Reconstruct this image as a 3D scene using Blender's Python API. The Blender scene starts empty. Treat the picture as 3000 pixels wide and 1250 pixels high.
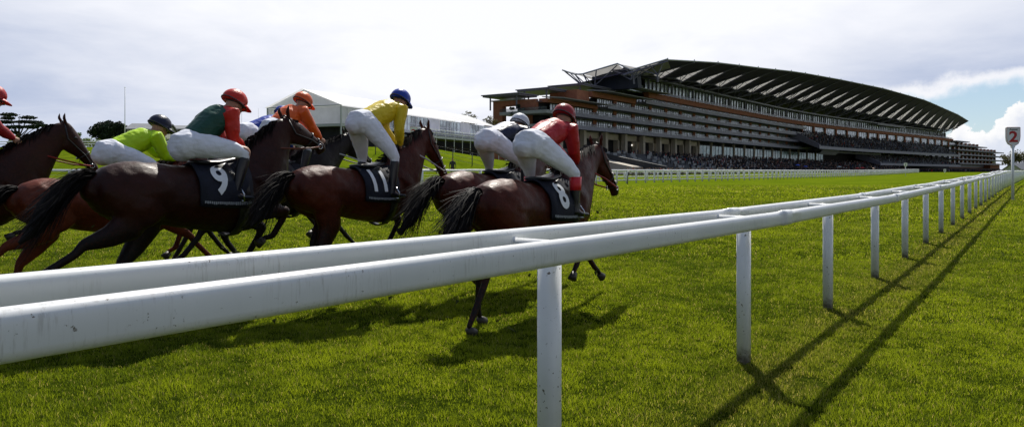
import bpy, bmesh, math, random
import numpy as np
from mathutils import Vector, Matrix, noise as mn
R = math.radians
random.seed(7)
rng = np.random.default_rng(11)
SC = bpy.context.scene
COL = SC.collection
# ------------------------------------------------------------------ camera
HC = 1.5                      # eye height
FP = 2083.0                   # focal length in photo pixels (3000 wide)
cam_d = bpy.data.cameras.new('camera')
cam_d.sensor_width = 36.0
cam_d.lens = 36.0 * FP / 3000.0
cam_d.shift_y = -120.0 / 3000.0
cam_d.clip_start = 0.05
cam_d.clip_end = 6000
cam = bpy.data.objects.new('camera', cam_d)
cam.location = (0, 0, HC)
cam.rotation_euler = (R(90), 0, 0)
COL.objects.link(cam)
SC.camera = cam
# ------------------------------------------------------------------ light
SUN_EL, SUN_AZ = 49.0, 3.2    # azimuth clockwise from +Y
sd = Vector((math.sin(R(SUN_AZ)) * math.cos(R(SUN_EL)), math.cos(R(SUN_AZ)) * math.cos(R(SUN_EL)), math.sin(R(SUN_EL))))
sl = bpy.data.lights.new('sun', 'SUN')
sl.energy = 5.0
sl.angle = R(0.55)
sl.color = (1.0, 0.95, 0.86)
so = bpy.data.objects.new('sun', sl)
so.rotation_euler = (-sd).to_track_quat('-Z', 'Y').to_euler()
so.location = (0, 0, 60)
COL.objects.link(so)
SC.view_settings.view_transform = 'Standard'
SC.view_settings.look = 'None'
SC.view_settings.exposure = 0.16
SC.view_settings.gamma = 1.0

W = bpy.data.worlds.new('World')
SC.world = W
W.use_nodes = True
nt = W.node_tree
nt.nodes.clear()
class NB:
    """tiny node builder"""
    def __init__(s, nt): s.nt = nt
    def n(s, t, **k):
        x = s.nt.nodes.new(t)
        for a, b in k.items(): setattr(x, a, b)
        return x
    def l(s, a, b): s.nt.links.new(a, b)
    def val(s, sock, v):
        if isinstance(v, bpy.types.NodeSocket): s.l(v, sock)
        else: sock.default_value = v
    def m(s, op, a, b=0.0, c=None, clamp=False):
        x = s.n('ShaderNodeMath', operation=op, use_clamp=clamp)
        s.val(x.inputs[0], a); s.val(x.inputs[1], b)
        if c is not None: s.val(x.inputs[2], c)
        return x.outputs[0]
    def ss(s, v, lo, hi, a=0.0, b=1.0):
        x = s.n('ShaderNodeMapRange', interpolation_type='SMOOTHSTEP')
        s.val(x.inputs[0], v)
        for i, q in enumerate((lo, hi, a, b)): x.inputs[i + 1].default_value = q
        return x.outputs[0]
    def mix(s, f, a, b, bt='MIX'):
        x = s.n('ShaderNodeMix', data_type='RGBA', blend_type=bt)
        s.val(x.inputs[0], f)
        for i, q in ((6, a), (7, b)):
            if isinstance(q, bpy.types.NodeSocket): s.l(q, x.inputs[i])
            else: x.inputs[i].default_value = (*q[:3], 1)
        return x.outputs[2]
    def noise(s, vec, scale, detail=4, rough=0.5, dist=0.0, col=False):
        x = s.n('ShaderNodeTexNoise')
        if vec is not None: s.l(vec, x.inputs['Vector'])
        x.inputs['Scale'].default_value = scale
        x.inputs['Detail'].default_value = detail
        x.inputs['Roughness'].default_value = rough
        x.inputs['Distortion'].default_value = dist
        return x.outputs['Color' if col else 'Fac']
B = NB(nt)
sky = B.n('ShaderNodeTexSky', sky_type='NISHITA', sun_disc=False)
sky.sun_elevation = R(SUN_EL)
sky.sun_rotation = R(SUN_AZ)
sky.altitude = 60
sky.air_density = 1.0
sky.dust_density = 0.0
sky.ozone_density = 4.0
bg_sky = B.n('ShaderNodeBackground')
bg_sky.inputs[1].default_value = 0.075
B.l(sky.outputs[0], bg_sky.inputs[0])
tc = B.n('ShaderNodeTexCoord')
sep = B.n('ShaderNodeSeparateXYZ')
B.l(tc.outputs['Generated'], sep.inputs[0])
X_, Y_, Z_ = sep.outputs
az = B.m('MULTIPLY', B.m('ARCTAN2', X_, Y_), 57.2958)
el = B.m('MULTIPLY', B.m('ARCSINE', Z_), 57.2958)
zz = B.m('ADD', B.m('MAXIMUM', Z_, 0.0), 0.16)
comb = B.n('ShaderNodeCombineXYZ')
B.l(B.m('DIVIDE', X_, zz), comb.inputs[0])
B.l(B.m('DIVIDE', Y_, zz), comb.inputs[1])
pl = comb.outputs[0]
n_big = B.noise(pl, 0.55, 5, 0.55, 0.4)
n_mid = B.noise(pl, 1.7, 6, 0.6, 0.3)
dotn = B.n('ShaderNodeVectorMath', operation='DOT_PRODUCT')
B.l(tc.outputs['Generated'], dotn.inputs[0])
dotn.inputs[1].default_value = sd
sunp = B.ss(dotn.outputs['Value'], 0.49, 0.82)
# cloud brightness: bright round the sun, duller away from it
f = B.m('ADD', B.m('MULTIPLY', sunp, 0.95), B.m('MULTIPLY', B.m('SUBTRACT', n_big, 0.5), 1.3))
f = B.m('ADD', f, B.m('MULTIPLY', B.m('SUBTRACT', n_mid, 0.5), 0.8))
right = B.m('MULTIPLY', B.ss(az, 14, 30), B.ss(el, 11.5, 7.5))
f = B.m('SUBTRACT', f, B.m('MULTIPLY', right, 0.26))
f = B.m('ADD', f, 0.15, clamp=True)
ccol = B.mix(f, (0.45, 0.525, 0.71), (0.98, 0.99, 1.04))
# half of the sky behind the camera, unseen, darkened to weaken the fill light
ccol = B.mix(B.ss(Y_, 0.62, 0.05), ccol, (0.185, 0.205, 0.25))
ccol = B.mix(B.ss(el, 20.0, 42.0), ccol, (0.24, 0.31, 0.46))  # upper sky, out of view, dimmed to cut the light from above
# cumulus bank low on the right
cdir = B.n('ShaderNodeCombineXYZ'); B.l(az, cdir.inputs[0]); B.l(el, cdir.inputs[1])
n_cu = B.noise(cdir.outputs[0], 0.55, 7, 0.62)
cu_top = B.m('ADD', 3.2, B.m('MULTIPLY', B.m('SUBTRACT', n_cu, 0.5), 5.0))
cu_top = B.m('ADD', cu_top, B.m('MULTIPLY', B.ss(az, 33.5, 37.5), 2.6))
cu_top = B.m('SUBTRACT', cu_top, B.m('MULTIPLY', B.ss(az, 32.5, 29.0), 3.0))
cu = B.ss(B.m('SUBTRACT', cu_top, el), -0.08, 0.22)
cu_shade = B.mix(B.ss(B.m('SUBTRACT', cu_top, el), 0.1, 2.2), (1.0, 1.0, 1.0), (0.72, 0.77, 0.88))
# clear gap between the deck edge and the cumulus
deck = B.m('ADD', 5.9, B.m('MULTIPLY', B.m('SUBTRACT', B.noise(cdir.outputs[0], 0.25, 6, 0.6), 0.5), 3.4))
gap = B.m('MULTIPLY', B.ss(B.m('SUBTRACT', deck, el), -0.1, 0.8), B.ss(az, 25.0, 30.5))
gap = B.m('MULTIPLY', gap, B.ss(az, 95.0, 70.0))
rim = B.m('MULTIPLY', B.m('MULTIPLY', B.ss(B.m('SUBTRACT', el, deck), 0.9, 0.1), B.ss(az, 26.0, 29.5)), 0.8)
ccol = B.mix(rim, ccol, (1.0, 1.0, 1.02))
ccol = B.mix(B.m('MULTIPLY', gap, B.m('SUBTRACT', 1.0, cu)), ccol, (0.64, 0.78, 0.93))
ccol = B.mix(B.m('MULTIPLY', cu, gap), ccol, cu_shade)
clear = B.m('MULTIPLY', B.m('MULTIPLY', gap, B.m('SUBTRACT', 1.0, cu)), 0.6)
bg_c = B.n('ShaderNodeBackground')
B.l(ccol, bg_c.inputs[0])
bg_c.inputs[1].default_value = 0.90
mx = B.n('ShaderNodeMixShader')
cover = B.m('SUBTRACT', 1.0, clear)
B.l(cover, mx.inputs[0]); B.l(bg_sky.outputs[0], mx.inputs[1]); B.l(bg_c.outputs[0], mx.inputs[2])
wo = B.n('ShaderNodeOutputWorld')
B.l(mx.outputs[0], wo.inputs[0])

# ------------------------------------------------------------------ helpers
def tag(o, label=None, cat=None, group=None, kind=None):
    if label: o['label'] = label
    if cat: o['category'] = cat
    if group: o['group'] = group
    if kind: o['kind'] = kind
    return o

def empty(name, loc=(0, 0, 0), rz=0, parent=None):
    o = bpy.data.objects.new(name, None)
    o.empty_display_size = 0.3
    COL.objects.link(o)
    o.location = loc
    o.rotation_euler = (0, 0, rz)
    if parent: o.parent = parent
    return o

def mesh_obj(name, V, F, mat, parent=None, smooth=False, mats=None, midx=None):
    me = bpy.data.meshes.new(name)
    me.from_pydata([tuple(map(float, v)) for v in V], [], [tuple(f) for f in F])
    for m in (mats or [mat]): me.materials.append(m)
    if midx is not None: me.polygons.foreach_set('material_index', midx)
    if smooth: me.polygons.foreach_set('use_smooth', [True] * len(me.polygons))
    me.update()
    o = bpy.data.objects.new(name, me)
    COL.objects.link(o)
    if parent: o.parent = parent
    return o

class MB:
    def __init__(s): s.V = []; s.F = []
    def add(s, V, F):
        k = len(s.V)
        s.V += [tuple(map(float, v)) for v in V]
        s.F += [tuple(i + k for i in f) for f in F]
    def hexa(s, P):   # 8 points: bottom 4 (ccw), top 4
        s.add(P, [(3, 2, 1, 0), (4, 5, 6, 7), (0, 1, 5, 4), (1, 2, 6, 5), (2, 3, 7, 6), (3, 0, 4, 7)])
    def box(s, x0, x1, y0, y1, z0, z1):
        s.hexa([(x0, y0, z0), (x1, y0, z0), (x1, y1, z0), (x0, y1, z0), (x0, y0, z1), (x1, y0, z1), (x1, y1, z1), (x0, y1, z1)])
    def tube(s, pts, r, n=8, cap=True):
        pts = [Vector(p) for p in pts]
        rs = r if isinstance(r, (list, tuple)) else [r] * len(pts)
        rings = []
        ref = None
        for i, p in enumerate(pts):
            t = (pts[min(i + 1, len(pts) - 1)] - pts[max(i - 1, 0)]).normalized()
            if ref is None:
                ref = Vector((0, 0, 1)) if abs(t.z) < 0.9 else Vector((1, 0, 0))
            a = t.cross(ref).normalized(); b = a.cross(t).normalized(); ref = b
            rings.append([p + a * (rs[i] * math.cos(2 * math.pi * k / n)) + b * (rs[i] * math.sin(2 * math.pi * k / n)) for k in range(n)])
        V = [v for q in rings for v in q]; F = []
        for i in range(len(rings) - 1):
            for k in range(n):
                F.append((i * n + k, (i + 1) * n + k, (i + 1) * n + (k + 1) % n, i * n + (k + 1) % n))
        if cap:
            F.append(tuple(range(n))); F.append(tuple((len(rings) - 1) * n + k for k in reversed(range(n))))
        s.add(V, F)
    def loft(s, pts, side=Vector((0, 1, 0)), n=14, round_ends=True, sq=2.0):
        """closed tube through (x,y,z,a,b): a half width along side, b half height"""
        C = [Vector(p[:3]) for p in pts]; A = [p[3] for p in pts]; Bq = [p[4] for p in pts]
        if round_ends:
            t0 = (C[0] - C[1]).normalized(); m0 = min(A[0], Bq[0])
            t1 = (C[-1] - C[-2]).normalized(); m1 = min(A[-1], Bq[-1])
            C = [C[0] + t0 * m0 * 0.75, C[0] + t0 * m0 * 0.45] + C + [C[-1] + t1 * m1 * 0.45, C[-1] + t1 * m1 * 0.75]
            A = [A[0] * .35, A[0] * .8] + A + [A[-1] * .8, A[-1] * .35]
            Bq = [Bq[0] * .35, Bq[0] * .8] + Bq + [Bq[-1] * .8, Bq[-1] * .35]
        V = []
        for i, c in enumerate(C):
            t = (C[min(i + 1, len(C) - 1)] - C[max(i - 1, 0)]).normalized()
            sd_ = (side - t * side.dot(t))
            if sd_.length < 0.15: sd_ = Vector((1, 0, 0)) - t * t.x
            sd_.normalize()
            up = t.cross(sd_).normalized()
            for k in range(n):
                a = 2 * math.pi * k / n
                ca, sa = math.cos(a), math.sin(a)
                ca = math.copysign(abs(ca) ** (2 / sq), ca); sa = math.copysign(abs(sa) ** (2 / sq), sa)
                V.append(c + sd_ * (A[i] * ca) + up * (Bq[i] * sa))
        F = []
        m = len(C)
        for i in range(m - 1):
            for k in range(n):
                F.append((i * n + k, i * n + (k + 1) % n, (i + 1) * n + (k + 1) % n, (i + 1) * n + k))
        F.append(tuple(reversed(range(n)))); F.append(tuple((m - 1) * n + k for k in range(n)))
        s.add(V, F)
    def ball(s, c, r, n=10):
        c = Vector(c); rr = Vector(r) if not isinstance(r, (int, float)) else Vector((r, r, r))
        V = [c + Vector((0, 0, rr.z))]
        for i in range(1, n):
            for k in range(n):
                th = math.pi * i / n; ph = 2 * math.pi * k / n
                V.append(c + Vector((rr.x * math.sin(th) * math.cos(ph), rr.y * math.sin(th) * math.sin(ph), rr.z * math.cos(th))))
        V.append(c - Vector((0, 0, rr.z)))
        F = [(0, 1 + k, 1 + (k + 1) % n) for k in range(n)]
        for i in range(n - 2):
            for k in range(n):
                F.append((1 + i * n + k, 1 + (i + 1) * n + k, 1 + (i + 1) * n + (k + 1) % n, 1 + i * n + (k + 1) % n))
        L = len(V) - 1
        F += [(L, 1 + (n - 2) * n + (k + 1) % n, 1 + (n - 2) * n + k) for k in range(n)]
        s.add(V, F)
    def build(s, name, mat, parent=None, smooth=False):
        return mesh_obj(name, s.V, s.F, mat, parent, smooth)
    def blob(s, name, mat, parent=None, voxel=0.02, smooth=5, fac=0.5, fn=None):
        """fuse everything into one continuous skin"""
        o = mesh_obj(name, s.V, s.F, mat, None, True)
        r = o.modifiers.new('r', 'REMESH'); r.mode = 'VOXEL'; r.voxel_size = voxel; r.use_smooth_shade = True
        q = o.modifiers.new('s', 'SMOOTH'); q.iterations = smooth; q.factor = fac
        bpy.context.view_layer.update()
        dg = bpy.context.evaluated_depsgraph_get()
        me = bpy.data.meshes.new_from_object(o.evaluated_get(dg))
        old = o.data
        o.modifiers.clear(); o.data = me
        bpy.data.meshes.remove(old)
        me.name = name
        if not me.materials: me.materials.append(mat)
        me.polygons.foreach_set('use_smooth', [True] * len(me.polygons))
        if fn:
            n = len(me.vertices); co = np.empty(n * 3); me.vertices.foreach_get('co', co)
            co = fn(co.reshape(-1, 3)); me.vertices.foreach_set('co', co.ravel()); me.update()
        if parent: o.parent = parent
        return o

MATS = {}
def mat(name, rgb, rough=0.6, spec=0.4, var=0.15, scale=6.0, bump=0.0, bscale=30.0, metal=0.0, fn=None, sheen=0.0, coord='Object', transl=0.0):
    if name in MATS: return MATS[name]
    m = bpy.data.materials.new(name); m.use_nodes = True
    t = m.node_tree; b = NB(t)
    p = t.nodes['Principled BSDF']
    tcn = b.n('ShaderNodeTexCoord')
    vec = tcn.outputs[coord]
    dark = [c * (1 - var) for c in rgb]; lite = [min(1, c * (1 + var)) for c in rgb]
    nf = b.ss(b.noise(vec, scale, 5, 0.6), 0.3, 0.7)
    c = b.mix(nf, dark, lite)
    if fn: c = fn(b, vec, c) or c
    b.l(c, p.inputs['Base Color'])
    p.inputs['Roughness'].default_value = rough
    p.inputs['Specular IOR Level'].default_value = spec
    p.inputs['Metallic'].default_value = metal
    if sheen: p.inputs['Sheen Weight'].default_value = sheen
    if bump:
        bn = b.n('ShaderNodeBump'); bn.inputs['Strength'].default_value = bump; bn.inputs['Distance'].default_value = 0.02
        b.l(b.noise(vec, bscale, 4, 0.6), bn.inputs['Height']); b.l(bn.outputs[0], p.inputs['Normal'])
    if transl:
        tr = b.n('ShaderNodeBsdfTranslucent'); b.l(c, tr.inputs[0])
        ms = b.n('ShaderNodeMixShader'); ms.inputs[0].default_value = transl
        b.l(p.outputs[0], ms.inputs[1]); b.l(tr.outputs[0], ms.inputs[2])
        b.l(ms.outputs[0], t.nodes['Material Output'].inputs[0])
    MATS[name] = m
    return m

# ------------------------------------------------------------------ terrain
TH = R(36.65)
U = Vector((math.sin(TH), math.cos(TH), 0))        # running direction of the course
NA = Vector((-math.cos(TH), math.sin(TH), 0))      # across the course, away from the viewer
def sstep(a, b, x):
    t = np.clip((x - a) / (b - a), 0, 1); return t * t * (3 - 2 * t)
def terr(x, y):
    x = np.asarray(x, float); y = np.asarray(y, float)
    base = np.interp(y, [-50, 10, 25, 45, 70, 140, 250, 800, 4000], [0, 0, .16, .42, .5, .68, 1.4, 2.0, 3.0])
    bank = 3.7 * sstep(50, 76, y) * (1 - sstep(-12, 6, x + (y - 60) * -0.07))
    return base + bank
def T(x, y): return float(terr(x, y))
def px(x, s):           # photo column x at s photo-pixels per metre -> plan point
    return Vector(((x - 1500) / s, FP / s, 0))
def zpx(y, s): return HC + (505 - y) / s

# ground sheet
ys = np.concatenate([np.arange(-30, 12, 1.0), np.arange(12, 90, 2.0), np.arange(90, 300, 10), np.geomspace(300, 4500, 24)])
xs = np.concatenate([-np.geomspace(4000, 62, 20), np.arange(-60, 61, 2.0), np.geomspace(62, 4000, 20)])
gx, gy = np.meshgrid(xs, ys)
gz = terr(gx, gy)
V = np.stack([gx, gy, gz], -1).reshape(-1, 3)
nx_, ny_ = len(xs), len(ys)
F = [(j * nx_ + i, j * nx_ + i + 1, (j + 1) * nx_ + i + 1, (j + 1) * nx_ + i) for j in range(ny_ - 1) for i in range(nx_ - 1)]
def gmat(b, vec, c):
    big = b.noise(vec, 0.35, 5, 0.6)
    mp = b.n('ShaderNodeMapping'); mp.inputs['Rotation'].default_value = (0, 0, -R(90) + TH)
    mp.inputs['Scale'].default_value = (1.0, 1.0, 1.0); b.l(vec, mp.inputs[0])
    fine = b.noise(mp.outputs[0], 9.0, 8, 0.75)
    c = b.mix(b.ss(big, .32, .68), (0.082, 0.125, 0.005), (0.135, 0.18, 0.008))
    c = b.mix(b.m('MULTIPLY', b.ss(fine, .5, .33), 0.6), c, (0.035, 0.06, 0.004))
    c = b.mix(b.m('MULTIPLY', b.ss(b.noise(vec, 2.1, 5, .6), .56, .7), 0.45), c, (0.19, 0.19, 0.02))
    s_ = b.n('ShaderNodeSeparateXYZ'); b.l(vec, s_.inputs[0])
    soil = b.mix(b.ss(b.noise(vec, 12, 4, .6), .4, .6), (0.016, 0.026, 0.002), (0.035, 0.05, 0.004))
    c = b.mix(b.ss(s_.outputs[1], 24, 54), soil, c)      # thatch under the modelled blades
    return c
m_ground = mat('turf', (.1, .15, .01), 1.0, 0.0, fn=gmat, bump=0.9, bscale=14)
m_ground.node_tree.nodes['Bump'].inputs['Distance'].default_value = 0.06
g = mesh_obj('ground', V, F, m_ground, smooth=True)
tag(g, kind='structure')

# grass blades
def vnoise(x, y, cell, seed):
    r = np.random.default_rng(seed).random((256, 256))
    gx = x / cell + 500; gy = y / cell + 500
    ix = np.floor(gx).astype(int); iy = np.floor(gy).astype(int)
    fx = gx - ix; fy = gy - iy; fx = fx * fx * (3 - 2 * fx); fy = fy * fy * (3 - 2 * fy)
    a = r[ix % 256, iy % 256]; b = r[(ix + 1) % 256, iy % 256]; c = r[ix % 256, (iy + 1) % 256]; d = r[(ix + 1) % 256, (iy + 1) % 256]
    return (a * (1 - fx) + b * fx) * (1 - fy) + (c * (1 - fx) + d * fx) * fy
def blades(zones):
    P = []; H = []; Wd = []
    for (y0, y1, dens, h, w) in zones:
        area = 0.5 * 1.62 * (y1 * y1 - y0 * y0) + 2.4 * (y1 - y0)
        n = int(area * dens)
        yy = np.sqrt(rng.random(n) * (y1 * y1 - y0 * y0) + y0 * y0)
        xx = (rng.random(n) * 2 - 1) * (0.78 * yy + 1.2)
        P.append(np.stack([xx, yy], 1)); H.append(np.full(n, h)); Wd.append(np.full(n, w))
    P = np.concatenate(P); H = np.concatenate(H); Wd = np.concatenate(Wd)
    x, y = P[:, 0], P[:, 1]
    cl = 0.55 * vnoise(x, y, .11, 1) + 0.3 * vnoise(x, y, .31, 2) + .15 * vnoise(x, y, .9, 3)
    cl2 = vnoise(x, y, .05, 4)
    H = H * (0.15 + 1.25 * cl + .45 * cl2) * (0.7 + .6 * rng.random(len(H)))
    keep = rng.random(len(H)) < (.08 + 1.6 * cl)
    x, y, H, Wd, cl = x[keep], y[keep], H[keep], Wd[keep], cl[keep]
    n = len(x)
    z = terr(x, y)
    az = rng.random(n) * 2 * np.pi
    lean = (0.25 + 0.75 * rng.random(n)) * H
    la = rng.random(n) * 2 * np.pi + (vnoise(x, y, .22, 5) * 5)
    lx = np.cos(la) * lean; ly = np.sin(la) * lean
    wx = np.cos(az) * Wd; wy = np.sin(az) * Wd
    V = np.empty((n, 5, 3))
    V[:, 0] = np.stack([x - wx, y - wy, z - .004], 1)
    V[:, 1] = np.stack([x + wx, y + wy, z - .004], 1)
    V[:, 2] = np.stack([x + wx * .8 + lx * .35, y + wy * .8 + ly * .35, z + H * .6], 1)
    V[:, 3] = np.stack([x - wx * .8 + lx * .35, y - wy * .8 + ly * .35, z + H * .6], 1)
    V[:, 4] = np.stack([x + lx, y + ly, z + H * .95], 1)
    me = bpy.data.meshes.new('grass')
    me.vertices.add(n * 5); me.vertices.foreach_set('co', V.ravel())
    q = np.arange(n)[:, None] * 5
    loops = np.concatenate([q + np.array([0, 1, 2, 3]), q + np.array([3, 2, 4])], 1).ravel()
    me.loops.add(len(loops)); me.loops.foreach_set('vertex_index', loops.astype(np.int32))
    st = (np.arange(n)[:, None] * 7 + np.array([0, 4])).ravel()
    me.polygons.add(n * 2); me.polygons.foreach_set('loop_start', st.astype(np.int32))
    me.update(calc_edges=True)
    # tint: own colour of every blade (species and wear, not shade)
    D = -x * math.cos(TH) + y * math.sin(TH)
    worn = np.exp(-((D - 1.55) / .42) ** 2) * (0.3 + .9 * vnoise(x, y, .5, 8)) * .8
    dry = (rng.random(n) < 0.045 + .10 * worn).astype(float)
    pat = vnoise(x, y, .38, 6) * .6 + vnoise(x, y, 1.5, 7) * .4
    r_ = rng.random(n)
    colr = np.empty((n, 4)); colr[:, 3] = 1
    a = np.array([.062, .100, .008]); b = np.array([.205, .265, .016]); cdry = np.array([.36, .32, .15]); cw = np.array([.14, .145, .035])
    big = vnoise(x, y, 2.6, 12) * .6 + vnoise(x * .8 + y * .6, y * .25, .5, 13) * .4
    t = np.clip(pat * .9 + cl * .5 + r_ * .5 + (big - .5) * .8 - .45, 0, 1)[:, None]
    c3 = a * (1 - t) + b * t
    c3 = c3 * (1 - worn[:, None] * .75) + cw * worn[:, None] * .75
    c3 = c3 * (1 - dry[:, None]) + cdry * dry[:, None]
    colr[:, :3] = c3
    at = me.color_attributes.new('tint', 'FLOAT_COLOR', 'POINT')
    at.data.foreach_set('color', np.repeat(colr, 5, axis=0).ravel())
    return me
mg = bpy.data.materials.new('grass_blade'); mg.use_nodes = True
b = NB(mg.node_tree); p = mg.node_tree.nodes['Principled BSDF']
va = b.n('ShaderNodeVertexColor', layer_name='tint')
b.l(va.outputs[0], p.inputs['Base Color']); p.inputs['Roughness'].default_value = 0.5; p.inputs['Specular IOR Level'].default_value = 0.12
tr = b.n('ShaderNodeBsdfTranslucent')
b.l(b.mix(1.0, va.outputs[0], (1.9, 1.75, 0.9), 'MULTIPLY'), tr.inputs[0])
ms = b.n('ShaderNodeMixShader'); ms.inputs[0].default_value = 0.5
b.l(p.outputs[0], ms.inputs[1]); b.l(tr.outputs[0], ms.inputs[2]); b.l(ms.outputs[0], mg.node_tree.nodes['Material Output'].inputs[0])
gm = blades([(2.6, 7, 9000, .027, .0014), (7, 12, 4800, .029, .0021), (12, 20, 1500, .034, .0042), (20, 34, 330, .045, .010), (34, 56, 90, .055, .022)])
gm.materials.append(mg)
go = bpy.data.objects.new('grass', gm); COL.objects.link(go)
tag(go, 'short dense green turf of the racecourse', 'grass', kind='stuff')

# ------------------------------------------------------------------ near running rail
def rail_dirt(b, vec, c):
    mp = b.n('ShaderNodeMapping'); mp.vector_type = 'POINT'
    mp.inputs['Rotation'].default_value = (0, 0, -(math.pi / 2 - TH)); b.l(vec, mp.inputs[0])
    mp2 = b.n('ShaderNodeMapping'); mp2.inputs['Scale'].default_value = (85, 85, 7); b.l(mp.outputs[0], mp2.inputs[0])
    st = b.noise(mp2.outputs[0], 1.0, 4, .7)
    spots = b.noise(mp.outputs[0], 60, 3, .6)
    patch = b.ss(b.noise(mp.outputs[0], 2.6, 4, .6), .47, .60)
    k = b.m('MULTIPLY', b.m('MULTIPLY', b.ss(st, .50, .68), patch), .36)
    c = b.mix(k, c, (.27, .24, .19))
    k2 = b.m('MULTIPLY', b.ss(spots, .66, .73), b.ss(b.noise(mp.outputs[0], 6, 3, .5), .44, .56))
    c = b.mix(k2, c, (.13, .10, .07))
    k3 = b.m('MULTIPLY', b.ss(b.noise(mp.outputs[0], 1.1, 4, .6), .4, .65), .22)
    return b.mix(k3, c, (.55, .60, .55))
def post_dirt(b, vec, c):
    s_ = b.n('ShaderNodeSeparateXYZ'); b.l(vec, s_.inputs[0])
    nz = b.m('ADD', s_.outputs[2], b.m('MULTIPLY', b.m('SUBTRACT', b.noise(vec, 25, 4, .7), .5), .22))
    c = b.mix(b.ss(nz, .17, .0), c, (.17, .155, .13))
    c = b.mix(b.ss(b.noise(vec, 45, 3, .6), .66, .70), c, (.12, .10, .07))
    return c
m_rail = mat('rail_plastic', (.80, .81, .81), .28, .5, .04, 3, fn=rail_dirt)
m_post = mat('post_plastic', (.80, .82, .83), .35, .45, .04, 3, fn=post_dirt)
m_white = mat('white_paint', (.78, .79, .80), .45, .4, .06, 4)
D_F, D_B, D_P = 1.681, 2.123, 1.883
S0, DS = 2.83, 2.765
rr = random.Random(3)
kn_s = [S0 + DS * k for k in range(-3, 48)]
def _wob(k): return 0.0 if k < 6 else (rr.random() - .5) * .045
wobs = [_wob(k - 3) for k in range(51)]
def rail_top(s, back=False):
    P = NA * D_P + U * s
    z = T(P.x, P.y) + np.interp(s, [-6, .5, 2.83, 5.6, 12], [1.24, 1.229, 1.209, 1.189, 1.187])
    if back: z += np.interp(s, [0, 6], [.014, .004])
    return z + np.interp(s, kn_s, wobs)
def sweep_rail(D, back):
    mb = MB()
    ss_ = sorted(set(list(np.arange(-5.5, 14, .35)) + kn_s + [k + DS / 2 for k in kn_s]))
    prof = []
    hw, hh, r = .036, .0565, .030
    for (cx, cz, a0) in ((1, 1, 0), (-1, 1, 90), (-1, -1, 180), (1, -1, 270)):
        for j in range(5):
            a = R(a0 + j * 22.5)
            prof.append((cx * (hw - r) + r * math.cos(a), cz * (hh - r) + r * math.sin(a)))
    joints = [S0 + DS * k + .42 for k in range(1, 46, 2)]
    full = []
    for s in ss_: full.append((s, 1.0))
    for j in joints:
        full += [(j - .121, 1.0), (j - .12, 1.06), (j - .05, 1.10), (j + .05, 1.10), (j + .12, 1.06), (j + .121, 1.0)]
    full.sort()
    full = [(s, (1.10 if any(abs(s - j) < .05 for j in joints) else g)) for s, g in full]
    n = len(prof); V = []
    for s, g in full:
        P = NA * D + U * s
        z = rail_top(s, back) - hh
        for (a, c) in prof:
            q = P + NA * (-a * g)
            V.append((q.x, q.y, z + c * g))
    F = [(i * n + k, i * n + (k + 1) % n, (i + 1) * n + (k + 1) % n, (i + 1) * n + k) for i in range(len(full) - 1) for k in range(n)]
    F.append(tuple(range(n))[::-1]); F.append(tuple((len(full) - 1) * n + k for k in range(n)))
    mb.add(V, F)
    return mb
rail = empty('running_rail', (NA * D_P).to_tuple())
tag(rail, 'near white twin running rail with cross tubes sweeping across the foreground', 'running rail')
def local(o, root):      # keep world-space mesh data under a moved root
    if o.parent == root: o.matrix_parent_inverse = Matrix.Translation(-Vector(root.location))
    return o
for D, bk in ((D_F, False), (D_B, True)):
    o = sweep_rail(D, bk).build('rail_tube', m_rail, rail, True); local(o, rail)
def round_post(h, a=.058, c=.050, rot=0.0, n=16, zb=-.05):
    V = []; 
    for z in (zb, h):
        for k in range(n):
            t = 2 * math.pi * k / n
            ca, sa = math.cos(t), math.sin(t)
            x = a * math.copysign(abs(ca) ** .7, ca); y = c * math.copysign(abs(sa) ** .7, sa)
            V.append((x * math.cos(rot) - y * math.sin(rot), x * math.sin(rot) + y * math.cos(rot), z))
    F = [(k, (k + 1) % n, n + (k + 1) % n, n + k) for k in range(n)] + [tuple(range(n))[::-1], tuple(range(n, 2 * n))]
    return V, F
pv, pf = round_post(1.12, rot=math.pi / 2 - TH)
pme = None
tme = None
for k in range(-2, 46):
    s = S0 + DS * k
    P = NA * D_P + U * s
    zt = rail_top(s)
    if pme is None:
        o = mesh_obj('post', pv, pf, m_post, rail, True); pme = o.data
    else:
        o = bpy.data.objects.new('post', pme); COL.objects.link(o); o.parent = rail
    zg = T(P.x, P.y)
    o.location = (P.x - rail.location.x, P.y - rail.location.y, zg)
    o.scale = (1, 1, (zt - zg - .075) / 1.12)
    if tme is None:
        mb = MB(); a = NA * (D_F - D_P + .03); c = NA * (D_B - D_P - .03)
        mb.tube([a, c], .027, 14)
        mb.tube([c - NA * .012, c], .031, 14)
        o = mb.build('cross_tube', m_rail, rail, True); tme = o.data
    else:
        o = bpy.data.objects.new('cross_tube', tme); COL.objects.link(o); o.parent = rail
    o.location = (P.x - rail.location.x, P.y - rail.location.y, zt - .057)
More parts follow.
